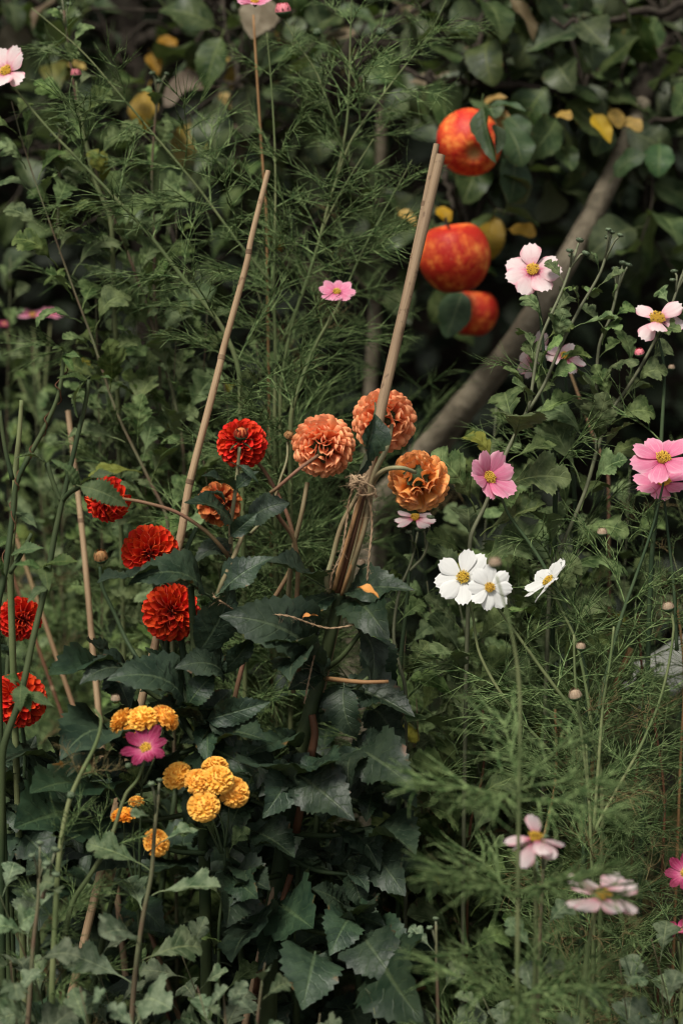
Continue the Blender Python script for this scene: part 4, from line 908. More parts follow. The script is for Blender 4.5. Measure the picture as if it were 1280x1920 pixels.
stem(D2, [P(188, 1062, 2.3), P(192, 1100, 2.3), P(215, 1150, 2.3), P(240, 1205, 2.29), P(300, 1300, 2.25), P(370, 1400, 2.2)], 0.0022, 0.003, M['cosmos_stem_dark'], 6)
leaves(D2, [((385, 1112), (255, 1040), 3, 0.15, 0.95, 2.13, 2.06), ((300, 1090), (185, 1070), 0, 0.3, 0.75, 2.12, 2.05), ((436, 980), (362, 922), 1, -0.2, 1.05, 2.15, 2.1), ((465, 978), (536, 930), 1, 0.2, 1.1, 2.16, 2.14), ((432, 1005), (482, 962), 0, 0.9, 0.9, 2.13, 2.12),
    ((432, 1015), (362, 1045), 1, -0.3, 0.8, 2.17, 2.13), ((412, 1112), (507, 1035), 0, 0.15, 0.85, 2.14, 2.13), ((372, 1222), (452, 1090), 1, 1.0, 0.95, 2.13, 2.12), ((442, 918), (380, 886), 2, 0.5, 0.6, 2.14, 2.12), ((442, 918), (482, 880), 0, 0.2, 0.8, 2.14, 2.13), ((440, 870), (490, 900), 3, 0.2, 0.4, 2.14, 2.12), ((425, 950), (380, 905), 3, 0.8, 0.6, 2.16, 2.14),
    ((345, 1315), (195, 1212), 0, -0.15, 1.05, 2.12, 2.02), ((250, 1270), (150, 1245), 1, 0.0, 1.0, 2.13, 2.05), ((210, 1250), (75, 1268), 1, 0.1, 0.9, 2.18, 2.1), ((330, 1300), (285, 1195), 4, 0.2, 1.2, 2.24, 2.26), ((350, 1300), (355, 1200), 4, -0.1, 1.1, 2.25, 2.27), ((375, 1360), (320, 1300), 0, 0.2, 1.0, 2.15, 2.12),
    ((385, 1345), (440, 1285), 4, 0.3, 1.3, 2.14, 2.16), ((388, 1350), (512, 1312), 2, 0.7, 0.8, 2.13, 2.1), ((395, 1370), (500, 1370), 3, 0.1, 1.0, 2.16, 2.1), ((380, 1400), (470, 1440), 3, 0, 1.0, 2.18, 2.1), ((380, 1350), (250, 1330), 1, 0.0, 1.0, 2.16, 2.08), ((380, 1370), (280, 1290), 0, 0.0, 1.2, 2.2, 2.16),
    ((230, 1405), (110, 1335), 0, 0.0, 1.25, 2.16, 2.06), ((240, 1420), (100, 1420), 1, 0.0, 1.1, 2.16, 2.06), ((190, 1490), (60, 1440), 0, 0.0, 1.2, 2.18, 2.08), ((300, 1440), (200, 1500), 3, 0.0, 1.1, 2.2, 2.1), ((160, 1530), (20, 1540), 1, 0.0, 1.2, 2.2, 2.1), ((380, 1470), (330, 1560), 3, 0.0, 1.0, 2.2, 2.15), ((385, 1560), (470, 1600), 3, 0, 1.0, 2.24, 2.18), ((300, 1380), (180, 1330), 0, 0.1, 0.9, 2.22, 2.16), ((110, 1440), (0, 1380), 1, 0, 1.1, 2.24, 2.16), ((120, 1560), (40, 1640), 3, 0, 1.1, 2.25, 2.18), ((260, 1560), (180, 1620), 3, 0, 1.1, 2.28, 2.2)], DL)
for (x0, y0, x1, y1) in ((375, 1400, 240, 1412), (378, 1440, 190, 1490), (382, 1520, 160, 1530), (370, 1320, 345, 1315), (384, 1600, 260, 1560), (372, 1340, 220, 1250)):
    stem(D2, [P(x1, y1, 2.17), P((x0+x1)/2, (y0+y1)/2+14, 2.19), P(x0, y0, 2.2)], 0.0020, 0.0034, M['dahlia_stem'], 6)

# ---- the dahlia at the edge, with two red blooms
bL = Vector((P(20, 1700, 2.3).x, P(20, 1700, 2.3).y, 0))
D3 = dahlia_plant('dahlia plant with two red blooms low among broad grey leaves beside the nettle', bL, 3)
dahlia_flower(D3, P(38, 1160, 2.3), cdir(0.72, 0.1, 0.68), pxm(43, 2.3), 'red', N=150, tmax=146, seed=31, wmul=0.82, small_face=0.4)
dahlia_flower(D3, P(36, 1312, 2.2), cdir(-0.1, 0.25, 0.95), pxm(54), 'red_orange', N=150, seed=32, small_face=0.55)
stem(D3, [P(20, 1180, 2.33), P(14, 1260, 2.32), P(15, 1400, 2.31), P(20, 1700, 2.3), bL], 0.0022, 0.0055, M['dahlia_stem'], 6)
stem(D3, [P(38, 1335, 2.23), P(48, 1420, 2.24), P(40, 1540, 2.28), P(22, 1690, 2.3)], 0.0022, 0.004, M['cosmos_stem_dark'], 6)
leaves(D3, [((40, 1480), (140, 1400), 0, 0.2, 1.0, 2.26, 2.2), ((30, 1500), (-40, 1450), 0, 0, 1, 2.26, 2.2), ((30, 1560), (110, 1600), 1, 0, 1.2, 2.25, 2.18), ((28, 1500), (100, 1520), 3, 0, 1.1, 2.24, 2.16), ((25, 1600), (-40, 1640), 1, 0, 1.1, 2.25, 2.18), ((22, 1650), (110, 1690), 3, 0, 1.1, 2.27, 2.2), ((20, 1230), (-30, 1200), 0, 0, 0.8, 2.3, 2.27), ((40, 1440), (80, 1360), 4, 0, 1.0, 2.27, 2.28), ((22, 1640), (-10, 1560), 4, 0, 1.1, 2.27, 2.3)], DL)

# ---- more dahlia foliage low down at the back of the bed
def dahlia_fill(label, x, y, d, h, seed, group):
    rng = random.Random(seed); top = P(x, y, d); base = ground_pt(top, (rng.uniform(-.06, .06), 0))
    t = thing('dahlia_plant', label, 'dahlia', base, group)
    q = stem(t, [top, top.lerp(base, 0.5) + V(rng.gauss(0, .02), 0, 0), base], 0.003, 0.007, M['dahlia_stem'], 7)
    az = rng.random()*6
    for (p, tan, dd) in walk(q, 0.055):
        if p.z < 0.06: continue
        az += 1.57
        for k in (0, 1):
            rad = Matrix.Rotation(az + k*math.pi + rng.gauss(0, .2), 3, tan) @ tan.orthogonal().normalized(); dr = (rad + V(0, 0, rng.uniform(0.1, 0.5))).normalized(); sz = rng.uniform(0.07, 0.11)
            part('leaf', rng.choice(DL), t, frame(p + rad*0.025, dr, V(rng.gauss(0, .2), rng.gauss(-.2, .2), 1), sz))
A_ = ('under the slack string', 'behind the thick central stalk', 'under the hanging pale veined leaf', 'between the yellow arch and yellow cluster', 'behind the yellow pompon cluster', 'at the foot of the central stalk', 'beside the broken orange brown stalk', 'behind the yellow pompon arch', 'under the lower red bloom at the border', 'behind the small deep yellow pompons')
for i, (x, y, d) in enumerate(((470, 1330, 2.42), (600, 1420, 2.40), (700, 1480, 2.38), (330, 1480, 2.42), (420, 1560, 2.36), (560, 1600, 2.34), (660, 1640, 2.32), (150, 1440, 2.45), (40, 1480, 2.42), (230, 1600, 2.36))):
    dahlia_fill('flowerless dark leaved dahlia ' + A_[i], x, y, d, 0, 900+i, 'flowerless dahlias in the bed')

# ------------------------------------------------------------------ twine and loose dry bits
def twine(label, runs, r, seed, knot=None, fibres=0):
    rng = random.Random(seed); base = runs[0][0]; t = thing('garden_twine', label, 'twine', base)
    allp = []
    for run in runs:
        q, _ = spline(run, None, 10); g = Geo()
        for ply in (0, 1):
            pts = []; L = 0
            for i, p in enumerate(q):
                if i: L += (q[i]-q[i-1]).length
                tn = (q[min(i+1, len(q)-1)] - q[max(0, i-1)]).normalized(); o = tn.orthogonal().normalized(); a = L/(r*7)*2*math.pi/2 + ply*math.pi
                pts.append(p + (Matrix.Rotation(a, 3, tn) @ o)*r*0.5)
            tube(g, pts, r*0.62, 5)
        wpart('cord', g, M['twine'], t); allp += q
    if knot is not None:
        g = Geo(); pts = []
        for i in range(40):
            a = i*0.55; pts.append(knot + RT*(math.sin(a*2)*0.0085+rng.gauss(0, .0006)) + UP*(math.cos(a*3)*0.0085) - FW*(math.sin(a*5)*0.004))
        tube(g, pts, r*0.9, 5); wpart('knot', g, M['twine'], t); allp += pts*2
    if fibres:
        g = Geo()
        for _ in range(fibres):
            p = rng.choice(allp); d = V(rng.gauss(0, 1), rng.gauss(0, 1), rng.gauss(0, 1)).normalized(); L = rng.uniform(0.003, 0.011)
            tube(g, [p, p+d*L*0.5, p+d*L + V(rng.gauss(0, .002), rng.gauss(0, .002), -0.0015)], [0.00016, 0.00014, 0.00008], 3, cap=False)
        wpart('fibres', g, M['twine'], t, kind='stuff')
    return t
kn = P(672, 905, 2.125)
twine('fuzzy jute twine knotted round the cane and orange dahlia stems', [[P(655, 910, 2.125), P(672, 902, 2.12), P(702, 916, 2.125), P(703, 930, 2.13), P(700, 925, 2.19), P(665, 905, 2.19), P(655, 910, 2.13)], [P(668, 928, 2.13), P(690, 928, 2.12), P(704, 925, 2.13)],
    [P(665, 908, 2.12), P(654, 940, 2.13), P(650, 975, 2.13), P(640, 1035, 2.13), P(622, 1080, 2.14), P(620, 1105, 2.15)], [P(676, 905, 2.115), P(692, 940, 2.125), P(697, 985, 2.13), P(692, 1040, 2.13), P(688, 1090, 2.14)]], 0.00125, 5, knot=kn, fibres=260)
twine('thin string slung slack from the red dahlia stems to the orange dahlia stalk', [[P(400, 1118, 2.12), P(415, 1128, 2.11), P(450, 1148, 2.14), P(500, 1152, 2.13), P(540, 1155, 2.12), P(590, 1172, 2.13), P(620, 1178, 2.13), P(665, 1170, 2.14), P(662, 1150, 2.2), P(640, 1140, 2.23)], [P(440, 1145, 2.16), P(470, 1160, 2.17), P(500, 1165, 2.17)], [P(592, 1215, 2.155), P(582, 1260, 2.155), P(570, 1320, 2.16)]], 0.0011, 6, fibres=70)
def flat_bit(name, label, cat, mat, b, t_, w, seed):
    g = leaf_mesh(name, mat, w, 8, 2, seed, fold=0.5, bend=0.7, quilt=0.0, wave=0.12, petiole=0, twist=0.5); d = t_ - b
    o = bpy.data.objects.new(name, g); col.objects.link(o); o.matrix_world = frame(b, d, cdir(0, .8, .6), d.length); o['label'] = label; o['category'] = cat
flat_bit('fallen_petal', 'dry orange petal fallen on a dahlia leaf beneath the hanging twine', 'petal', M['dry_petal'], P(668, 1102, 2.085), P(712, 1116, 2.075), 0.28, 1)
flat_bit('fallen_petal', 'dry orange petal resting on the leaf above the slack string', 'petal', M['dry_petal'], P(567, 1158, 2.105), P(597, 1151, 2.105), 0.2, 2)
def stick(label, pts, r, mat='straw', name='dry_stalk', cat='stalk', group=None):
    t = thing(name, label, cat, pts[-1], group); stem(t, pts, r*0.8, r, M[mat], 6, name='stalk'); return t
stick('broken orange brown stalk lying on the soil beside the fallen dahlia leaves', [P(715, 1700, 2.45), P(760, 1722, 2.47), P(840, 1752, 2.5), P(900, 1770, 2.52)], 0.0032)
stick('short snapped orange twig on the ground below the broken stalk', [P(710, 1890, 2.35), P(745, 1868, 2.36), P(800, 1850, 2.4)], 0.0026)
stick('thick tan dead stem leaning beside the pale grey board', [P(1182, 1215, 2.36), P(1160, 1265, 2.36), P(1140, 1325, 2.35), P(1110, 1420, 2.35), ground_pt(P(1090, 1480, 2.35))], 0.0042)
stick('thin reddish dead stem rising between the pink cosmos and mums', [P(1065, 690, 2.5), P(1085, 745, 2.5), P(1110, 815, 2.5), P(1140, 900, 2.5), ground_pt(P(1160, 1000, 2.5))], 0.0022, 'dahlia_stem_red')
stick('slim brown dead stem behind the left cosmos, topped by a bare tip', [P(475, 28, 2.5), P(484, 180, 2.5), P(492, 300, 2.5), P(500, 420, 2.5), ground_pt(P(505, 500, 2.5))], 0.0018, 'straw')
for i, (x0, y0, x1, y1) in enumerate(((830, 1530, 960, 1560), (780, 1440, 850, 1380), (880, 1790, 990, 1820), (770, 1530, 930, 1590), (960, 1730, 1060, 1640), (620, 1830, 720, 1790), (240, 1760, 330, 1700))):
    stick('brown dead twig lying low ' + ('behind the low chrysanthemums', 'beside the hanging pale veined dahlia leaf', 'under the limp pale pink bloom', 'between dahlia leaves and limp pale pink bloom', 'behind the limp pale pink bloom', 'beside the lowest broad dahlia leaf', 'under the small deep yellow pompons')[i], [P(x0, y0, 2.5), P((x0+x1)/2, (y0+y1)/2+6, 2.52), P(x1, y1, 2.54)], 0.0022, ['straw', 'dead_stem'][i % 2], 'dead_twig', 'twig', 'dead twigs under the plants')
for i, (x0, y0, x1, y1, d) in enumerate(((1195, 1150, 1188, 1500, 2.34), (1262, 1090, 1275, 1420, 2.36), (1222, 1330, 1240, 1640, 2.3), (1040, 1330, 1015, 1600, 2.3), (905, 1330, 880, 1560, 2.34))):
    a_ = P(x0, y0, d); b_ = P(x1, y1, d); stick('slender dark dead stem standing bare in the wispy cosmos ' + ('over the pale grey board', 'below the lower bright pink bloom', 'above the deep magenta blooms', 'above the limp pale pink bloom', 'beside the low chrysanthemums')[i], [a_, a_.lerp(b_, 0.5) + V(0.008, 0, 0), b_, ground_pt(b_)], 0.0018, ['dead_stem', 'straw'][i % 2], 'dry_stalk', 'stalk')
# board
bp = [P(1150, 1320, 2.75), P(1330, 1215, 2.85)]
bt = thing('board', 'pale grey weathered board lying aslant among the stems', 'board', bp[0])
g = Geo(); d = (bp[1]-bp[0]).normalized(); n_ = Vector((0, -0.5, 0.85)); s_ = d.cross(n_).normalized(); n_ = s_.cross(d); L = (bp[1]-bp[0]).length
nn = 12; vs_ = []; rngb = random.Random(4)
for i in range(nn+1):
    c = bp[0] + d*L*i/nn; j = rngb.uniform(-.0015, .0015)
    vs_ += [tuple(c + s_*(-0.036+j) - n_*0.008), tuple(c + s_*(0.036+j) - n_*0.008), tuple(c + s_*(0.036+j) + n_*0.008), tuple(c + s_*(-0.036+j) + n_*0.008)]
g.add(vs_, [(i*4+k, i*4+(k+1) % 4, (i+1)*4+(k+1) % 4, (i+1)*4+k) for i in range(nn) for k in range(4)] + [(3, 2, 1, 0), tuple(nn*4+k for k in range(4))])
wpart('plank', g, M['board'], bt)
g = Geo(); tube(g, [P(1240, 1275, 2.82), ground_pt(P(1240, 1275, 2.82))], [0.02, 0.02], 6); wpart('support_post', g, M['bark_dark'], bt)

# ------------------------------------------------------------------ nettles at the edge
def nettle(label, stems, lv, seed, r=0.0028, mat='cosmos_stem', base=None):
    base = base or ground_pt(stems[0][-1]); t = thing('nettle_plant', label, 'nettle', base)
    for i, s in enumerate(stems): stem(t, s + ([base] if i == 0 else []), r*0.8, r*(1.5 if i == 0 else 1.1), M[mat], 6)
    for (b_, t_, k, roll, w, d) in lv: leaf_to(t, P(*b_, d), P(*t_, d-0.02), NL, k, roll, w)
    return t
nettle('nettle stem with pale drooping leaves at its cut top beside the red dahlia', [[P(167, 712, 2.1), P(160, 760, 2.1), P(143, 830, 2.1), P(122, 920, 2.1), P(104, 1000, 2.1), P(88, 1090, 2.1), P(62, 1200, 2.09), P(38, 1310, 2.08), P(5, 1420, 2.08)], [P(118, 940, 2.1), P(130, 925, 2.09), P(150, 912, 2.08)], [P(115, 940, 2.1), P(102, 910, 2.1), P(88, 868, 2.1)]],
    [((165, 712), (108, 702), 0, 0.1, 0.7, 2.1), ((160, 715), (128, 780), 1, 0.9, 1.3, 2.1), ((170, 712), (215, 705), 0, -0.6, 0.7, 2.1), ((150, 912), (103, 855), 1, -0.3, 0.9, 2.07), ((150, 908), (216, 880), 0, -0.2, 0.8, 2.07), ((152, 912), (242, 940), 1, 0.35, 0.95, 2.06), ((88, 868), (30, 845), 1, 0.2, 0.9, 2.1),
     ((77, 1065), (28, 1053), 0, 0.1, 0.9, 2.08), ((80, 1062), (146, 1046), 0, -0.1, 1.0, 2.08), ((88, 1100), (50, 1125), 0, 0.3, 1.1, 2.07), ((85, 1062), (90, 1105), 0, 0.3, 1.0, 2.08), ((40, 1280), (10, 1265), 0, 0, 1.3, 2.06), ((40, 1285), (37, 1330), 1, 0, 1.3, 2.05), ((40, 1300), (100, 1320), 0, 0.2, 0.7, 2.06), ((42, 1290), (55, 1330), 0, 0.2, 1.2, 2.06)], 41, 0.0029, 'dahlia_stem', Vector((P(-20, 1500, 2.1).x, P(-20, 1500, 2.1).y, 0)))
nettle('slender nettle stem with a withered brown tip wound by a tendril', [[P(122, 660, 2.13), P(110, 740, 2.13), P(85, 800, 2.13), P(58, 850, 2.13), P(32, 905, 2.13), P(25, 960, 2.13), P(12, 1060, 2.12), P(-5, 1160, 2.12)], [P(0, 770, 2.13), P(10, 840, 2.13), P(24, 900, 2.13)], [P(60, 1000, 2.12), P(40, 1040, 2.12), P(18, 1075, 2.12)]],
    [((120, 655), (98, 650), 0, 0.2, 1.0, 2.13), ((120, 668), (148, 665), 0, 0.2, 0.8, 2.13), ((120, 664), (138, 690), 1, 0.2, 0.8, 2.13), ((22, 1040), (80, 1022), 0, 0.2, 0.8, 2.12), ((12, 1080), (-20, 1040), 0, 0.2, 1.0, 2.12)], 42, 0.0027, 'dahlia_stem')
nettle('upright nettle stalk cut off square at the top', [[P(41, 750, 2.16), P(37, 810, 2.16), P(30, 880, 2.16), P(27, 960, 2.16), P(20, 1080, 2.16)]], [((30, 960), (70, 985), 0, 0, 0.8, 2.15), ((25, 1010), (-20, 1030), 0, 0, 0.8, 2.15)], 43, 0.0030, 'cosmos_stem')
td = thing('tendril', 'thin brown bindweed tendril twisting round the slender nettle stem', 'tendril', P(12, 1060, 2.12))
pts = []; sp_, _ = spline([P(118, 690, 2.13), P(110, 740, 2.13), P(85, 800, 2.13), P(58, 850, 2.13), P(32, 905, 2.13), P(25, 960, 2.13), P(12, 1060, 2.12)], None, 14)
for i, p in enumerate(sp_): a = i*0.42; rr_ = 0.0045*(1+0.5*math.sin(i*0.8)); pts.append(p + RT*math.cos(a)*rr_ + FW*math.sin(a)*rr_)
g = Geo(); tube(g, pts, 0.0007, 5); wpart('vine', g, M['dead_stem'], td)

# ------------------------------------------------------------------ chrysanthemums
S = lambda d, *xy: [P(xy[i], xy[i+1], d) for i in range(0, len(xy), 2)]
FL = lambda x, y, d, ax, r, k=0: (P(x, y, d), cdir(*ax), pxm(r, d), k)
mum_plant('tall brown stemmed chrysanthemum topped by a pale pink cosmos bloom', [S(2.40, 22, 190, 50, 290, 100, 435, 145, 560, 175, 640, 220, 775, 280, 900, 315, 985)], 101, step=0.016, size=(0.045, 0.066), r=0.0018)
mum_plant('tall chrysanthemum with tight green buds beside the diagonal cosmos stem', [S(2.46, 120, 20, 132, 110, 150, 220, 190, 350, 240, 475, 280, 590, 300, 660, 325, 740, 345, 870), S(2.46, 112, 240, 112, 330, 108, 440)], 102, step=0.018, size=(0.045, 0.066), r=0.0018, buds=4)
mum_plant('chrysanthemum with slender green budded tip rising past the pink cosmos bud', [S(2.52, 298, 150, 290, 240, 285, 330, 290, 450, 290, 560, 300, 700)], 103, step=0.018, size=(0.04, 0.06), buds=3)
mum_plant('budded chrysanthemum forked in two, standing before the leaning apple trunk', [S(2.25, 1080, 468, 1055, 540, 1012, 640, 993, 750, 985, 775, 948, 850, 910, 945, 880, 1020), S(2.25, 1142, 452, 1125, 510, 1085, 580, 1050, 650, 1020, 720, 990, 770)], 104, step=0.016, size=(0.048, 0.078), mat='mum_stem_green', buds=4, r=0.0019, skip_top=0.02, grow=0.3)
mum_plant('budded chrysanthemum with upright fork between pale pink and deep pink cosmos', [S(2.28, 1278, 515, 1255, 580, 1210, 670, 1175, 728, 1145, 771, 1119, 843, 1096, 922, 1063, 1000, 1030, 1080), S(2.28, 1163, 512, 1145, 590, 1122, 650, 1117, 760, 1117, 850)], 105, step=0.017, size=(0.048, 0.078), mat='mum_stem_green', buds=4, r=0.0019, skip_top=0.02, grow=0.3)
mum_plant('small budded chrysanthemum beneath the fading orange dahlia', [S(2.27, 782, 1003, 770, 1055, 748, 1110, 738, 1200, 760, 1300), S(2.27, 803, 998, 795, 1040, 768, 1070)], 106, step=0.03, size=(0.03, 0.05), buds=2, mat='mum_stem_green')
mum_plant('pale leaved dark stemmed chrysanthemum with green buds beside the curling cosmos stalk', [S(1.98, 75, 1610, 72, 1690, 64, 1760, 58, 1840, 52, 1960), S(1.97, 96, 1625, 88, 1655, 80, 1685)], 107, step=0.024, size=(0.050, 0.072), lib=MLP, r=0.0022, buds=3, up=0.25)
mum_plant('pale leaved chrysanthemum with dark stem growing up past the small yellow pompons', [S(2.02, 297, 1490, 290, 1560, 284, 1640, 270, 1710, 258, 1790, 250, 1870, 246, 1960)], 108, step=0.022, size=(0.055, 0.078), lib=MLP, r=0.0024, buds=2, up=0.2)
mum_plant('short pale leaved chrysanthemum shoot with a tuft of fresh tip leaves', [S(1.95, 497, 1805, 490, 1850, 482, 1930), S(1.95, 418, 1850, 422, 1900, 425, 1950)], 109, step=0.016, size=(0.036, 0.052), lib=MLP, r=0.0017)
mum_plant('pale leaved chrysanthemum shoot beside the blurred feathery cosmos', [S(2.05, 817, 1735, 818, 1800, 820, 1880, 822, 1960)], 110, step=0.022, size=(0.046, 0.068), lib=MLP, r=0.0019, buds=2)
mum_plant('low pale leaved chrysanthemum at the foot of the pale blurred cosmos blooms', [S(2.0, 765, 1600, 760, 1700, 752, 1800)] if False else [S(1.98, 1020, 1590, 1015, 1680, 1010, 1790, 1005, 1930)], 111, step=0.026, size=(0.03, 0.05), lib=MLP, r=0.0018, buds=3)
up_ = (0, 0.8, 0.6)
mum_plant('chrysanthemum bearing a packed cluster of golden yellow pompon flowers', [S(2.14, 400, 1500, 420, 1560, 420, 1640, 410, 1760), S(2.14, 340, 1465, 380, 1530, 415, 1600), S(2.14, 430, 1500, 428, 1540, 421, 1590), S(2.14, 372, 1480, 400, 1540, 418, 1600)], 112, step=0.05, size=(0.035, 0.05), mat='dahlia_stem', skip_top=0.05,
    flowers=[FL(333, 1455, 2.08, (-0.35, 0.7, 0.6), 30), FL(371, 1466, 2.07, (0.1, 0.6, 0.75), 27, 1), FL(403, 1440, 2.10, (-0.1, 0.9, 0.5), 27, 2), FL(409, 1463, 2.07, (0.1, 0.65, 0.75), 31, 0), FL(438, 1485, 2.08, (0.45, 0.5, 0.7), 32, 1), FL(382, 1512, 2.06, (-0.05, 0.55, 0.85), 32, 2)])
mum_plant('chrysanthemum with an arch of three yellow pompons above a magenta cosmos', [S(2.14, 268, 1365, 270, 1420, 265, 1500, 262, 1640), S(2.14, 235, 1370, 250, 1420, 266, 1480), S(2.14, 308, 1365, 295, 1410, 268, 1470)], 113, step=0.06, size=(0.03, 0.045), mat='dahlia_stem', skip_top=0.06,
    flowers=[FL(231, 1352, 2.05, (-0.7, 0.7, 0.1), 29), FL(268, 1348, 2.04, (0, 0.85, 0.5), 30, 1), FL(309, 1347, 2.05, (0.65, 0.75, 0.15), 30, 2), FL(245, 1372, 2.12, (-0.2, 0.5, 0.5), 18, 3)])
mum_plant('chrysanthemum with small deep yellow half open pompons low in the shade', [S(2.1, 256, 1510, 250, 1560, 255, 1640, 262, 1760), S(2.1, 232, 1540, 236, 1590, 252, 1660), S(2.1, 290, 1590, 280, 1640, 262, 1720)], 114, step=0.06, size=(0.028, 0.04), mat='dahlia_stem', skip_top=0.06,
    flowers=[FL(256, 1504, 2.08, (0, 1, 0.15), 16, 0), FL(232, 1530, 2.08, (-0.1, 0.95, 0.3), 25, 3), FL(293, 1580, 2.07, (0.6, 0.4, 0.6), 28, 1)])
# leafy flowerless stems that make up the bed, one by one
def mum_fill(x, y, d, seed, label, group, lib=ML, size=(0.040, 0.064), step=0.0165, mat='mum_stem'):
    rng = random.Random(seed); top = P(x, y, d); b = ground_pt(top, (rng.uniform(-0.02, 0.14), rng.uniform(-.04, .04)))
    pts = [top, top.lerp(b, 0.33) + V(rng.gauss(0, .02), rng.gauss(0, .01), 0), top.lerp(b, 0.66) + V(rng.gauss(0, .02), 0, 0), b + V(0, 0, 0.02)]
    mum_plant(label, [pts], seed, group=group, lib=lib, size=size, step=step, mat=mat)
A_ = ('just below the tight green budded tip', 'under the tip of the lone pale cane', 'beside the long thin slanting cosmos stem', 'touching the middle of the lone pale cane', 'beside the middle of the brown stemmed chrysanthemum', 'halfway up the lone pale cane', 'next to the three far pink blooms', 'close above the bud fronted red dahlia', 'behind the slender nettle tip', 'behind the lower brown stem', 'between lone cane and bud fronted red dahlia', 'above the three far pink blooms', 'deep in shade between lone and twin canes')
for i, (x, y, d) in enumerate(((215, 300, 2.52), (330, 400, 2.54), (250, 480, 2.46), (390, 560, 2.48), (180, 560, 2.52), (330, 640, 2.44), (60, 640, 2.75), (420, 720, 2.46), (120, 820, 2.70), (240, 760, 2.48), (380, 850, 2.46), (20, 480, 2.8), (480, 640, 2.65))):
    mum_fill(x, y, d, 600+i, 'leafy flowerless chrysanthemum ' + A_[i], 'flowerless chrysanthemums behind the lone cane', size=(0.032, 0.052), step=0.0135)
A_ = ('below the peeping pale pink cosmos', 'behind the open white cosmos pair', 'beside the hanging twine end', 'under the white cosmos pair', 'between the white pair and white profile bloom', 'below the deep pink cupped cosmos', 'above the deep pink cupped cosmos', 'beside the thin reddish dead stem', 'right above the white profile bloom', 'in front of the lower leaning trunk', 'between the deep pink and bright pink cosmos', 'behind the two bright pink blooms', 'under the bright pink blooms', 'beside the hanging dahlia leaf with pale veins', 'beside the short orange dead stalk', 'below the white profile bloom', 'beside the dried cosmos seed head', 'above the pale grey board', 'low behind the blurred dark cosmos stem', 'low beside the dark dahlia leaves')
for i, (x, y, d) in enumerate(((800, 1090, 2.42), (860, 1130, 2.46), (760, 1180, 2.42), (830, 1210, 2.38), (900, 1180, 2.5), (950, 1000, 2.5), (960, 870, 2.48), (1040, 900, 2.55), (1010, 1060, 2.5), (930, 760, 2.5), (1080, 1000, 2.5), (1180, 880, 2.55), (1130, 1040, 2.55), (870, 1300, 2.36), (780, 1310, 2.36), (950, 1280, 2.42), (1060, 1240, 2.5), (1190, 1130, 2.6), (900, 1420, 2.38), (820, 1480, 2.4))):
    mum_fill(x, y, d, 640+i, 'leafy flowerless chrysanthemum ' + A_[i], 'flowerless chrysanthemums around the white cosmos', size=(0.046, 0.074), mat='mum_stem_green' if i % 2 else 'mum_stem')
A_ = ('at the border beside the budded dark stem', 'between the curling stalk and the yellow pompons', 'under the small deep yellow pompons', 'at the foot of the curling cosmos stalk', 'at the foot of the dark stem below the pompons', 'at the foot of the budded dark stem', 'lowest of all below the yellow pompons', 'under the lowest broad dahlia leaf', 'beside the short snapped twig', 'beneath the magenta blooms', 'beneath the wide pale pink bloom', 'lowest under the magenta blooms', 'beside the blurred dark cosmos stem')
for i, (x, y, d) in enumerate(((-15, 1640, 2.0), (165, 1760, 2.05), (330, 1760, 2.05), (150, 1850, 1.9), (370, 1850, 1.95), (20, 1800, 1.92), (255, 1890, 1.9), (600, 1900, 1.95), (700, 1890, 2.0), (1220, 1760, 2.05), (1160, 1800, 2.0), (1240, 1840, 1.95), (900, 1860, 2.0))):
    mum_fill(x, y, d, 680+i, 'low pale leaved chrysanthemum shoot ' + A_[i], 'low chrysanthemums along the front', lib=MLP, size=(0.048, 0.07), step=0.02)

# ------------------------------------------------------------------ cosmos
def CF(x, y, d, ax, px, kind, **k): return (P(x, y, d), cdir(*ax), pxm(px, d), kind, k)
cosmos_plant('tall feathery cosmos with long diagonal stem and a pink bloom high above', [S(2.42, 500, 60, 508, 150, 516, 300, 515, 470, 513, 540, 516, 640, 515, 800), S(2.40, 60, 15, 150, 92, 215, 165, 280, 242, 370, 350, 440, 445, 510, 532), S(2.42, 700, 260, 645, 350, 605, 430, 575, 530, 530, 640)],
    [CF(478, 6, 2.42, (0.0, 0.75, 0.35), 66, 'pink', seed=1, cup=0.25)], [(P(300, 24, 2.42), cdir(0, 1, 0), 0.004, 'green')] if False else [], seed=1, r=0.0017, step=0.05, tip=0.4, skip_top=0.03)
stem_c2 = S(2.36, 30, 168, 90, 240, 150, 302, 220, 375, 280, 440, 350, 530, 420, 620, 450, 720)
cosmos_plant('cosmos with a pale pink bloom on a long thin slanting stem beside brown stemmed chrysanthemum', [stem_c2], [CF(14, 136, 2.36, (-0.35, 0.45, 0.8), 100, 'pale', seed=2, cup=0.45)], seed=2, step=0.055)
cosmos_plant('tall cosmos whose top leans towards the apples, with a round pink bud', [S(2.42, 842, -10, 800, 70, 740, 148, 690, 215, 655, 270, 620, 370, 590, 480, 545, 620, 525, 760), S(2.42, 660, -30, 657, 60, 655, 130, 650, 230, 632, 330), S(2.42, 772, 300, 745, 350, 715, 405, 680, 470, 630, 580, 560, 700), S(2.42, 533, 38, 560, 85, 590, 130, 610, 180, 640, 270)],
    [], [(P(531, 22, 2.42), cdir(-0.1, 1, 0.3), 0.0095, 'pink'), (P(595, 62, 2.42), cdir(0, 1, 0.2), 0.0055, 'green'), (P(714, 62, 2.42), cdir(0.1, 1, 0.2), 0.006, 'green')], seed=3, step=0.048, r=0.0016, skip_top=0.02, tip=0.4)
cosmos_plant('cosmos with one small pink bloom in the dark beside the thick cane', [S(2.36, 624, 582, 612, 610, 595, 640, 570, 700, 545, 790)], [CF(631, 549, 2.35, (0.05, 0.75, 0.75), 66, 'pink', seed=4, cup=0.3)], seed=4)
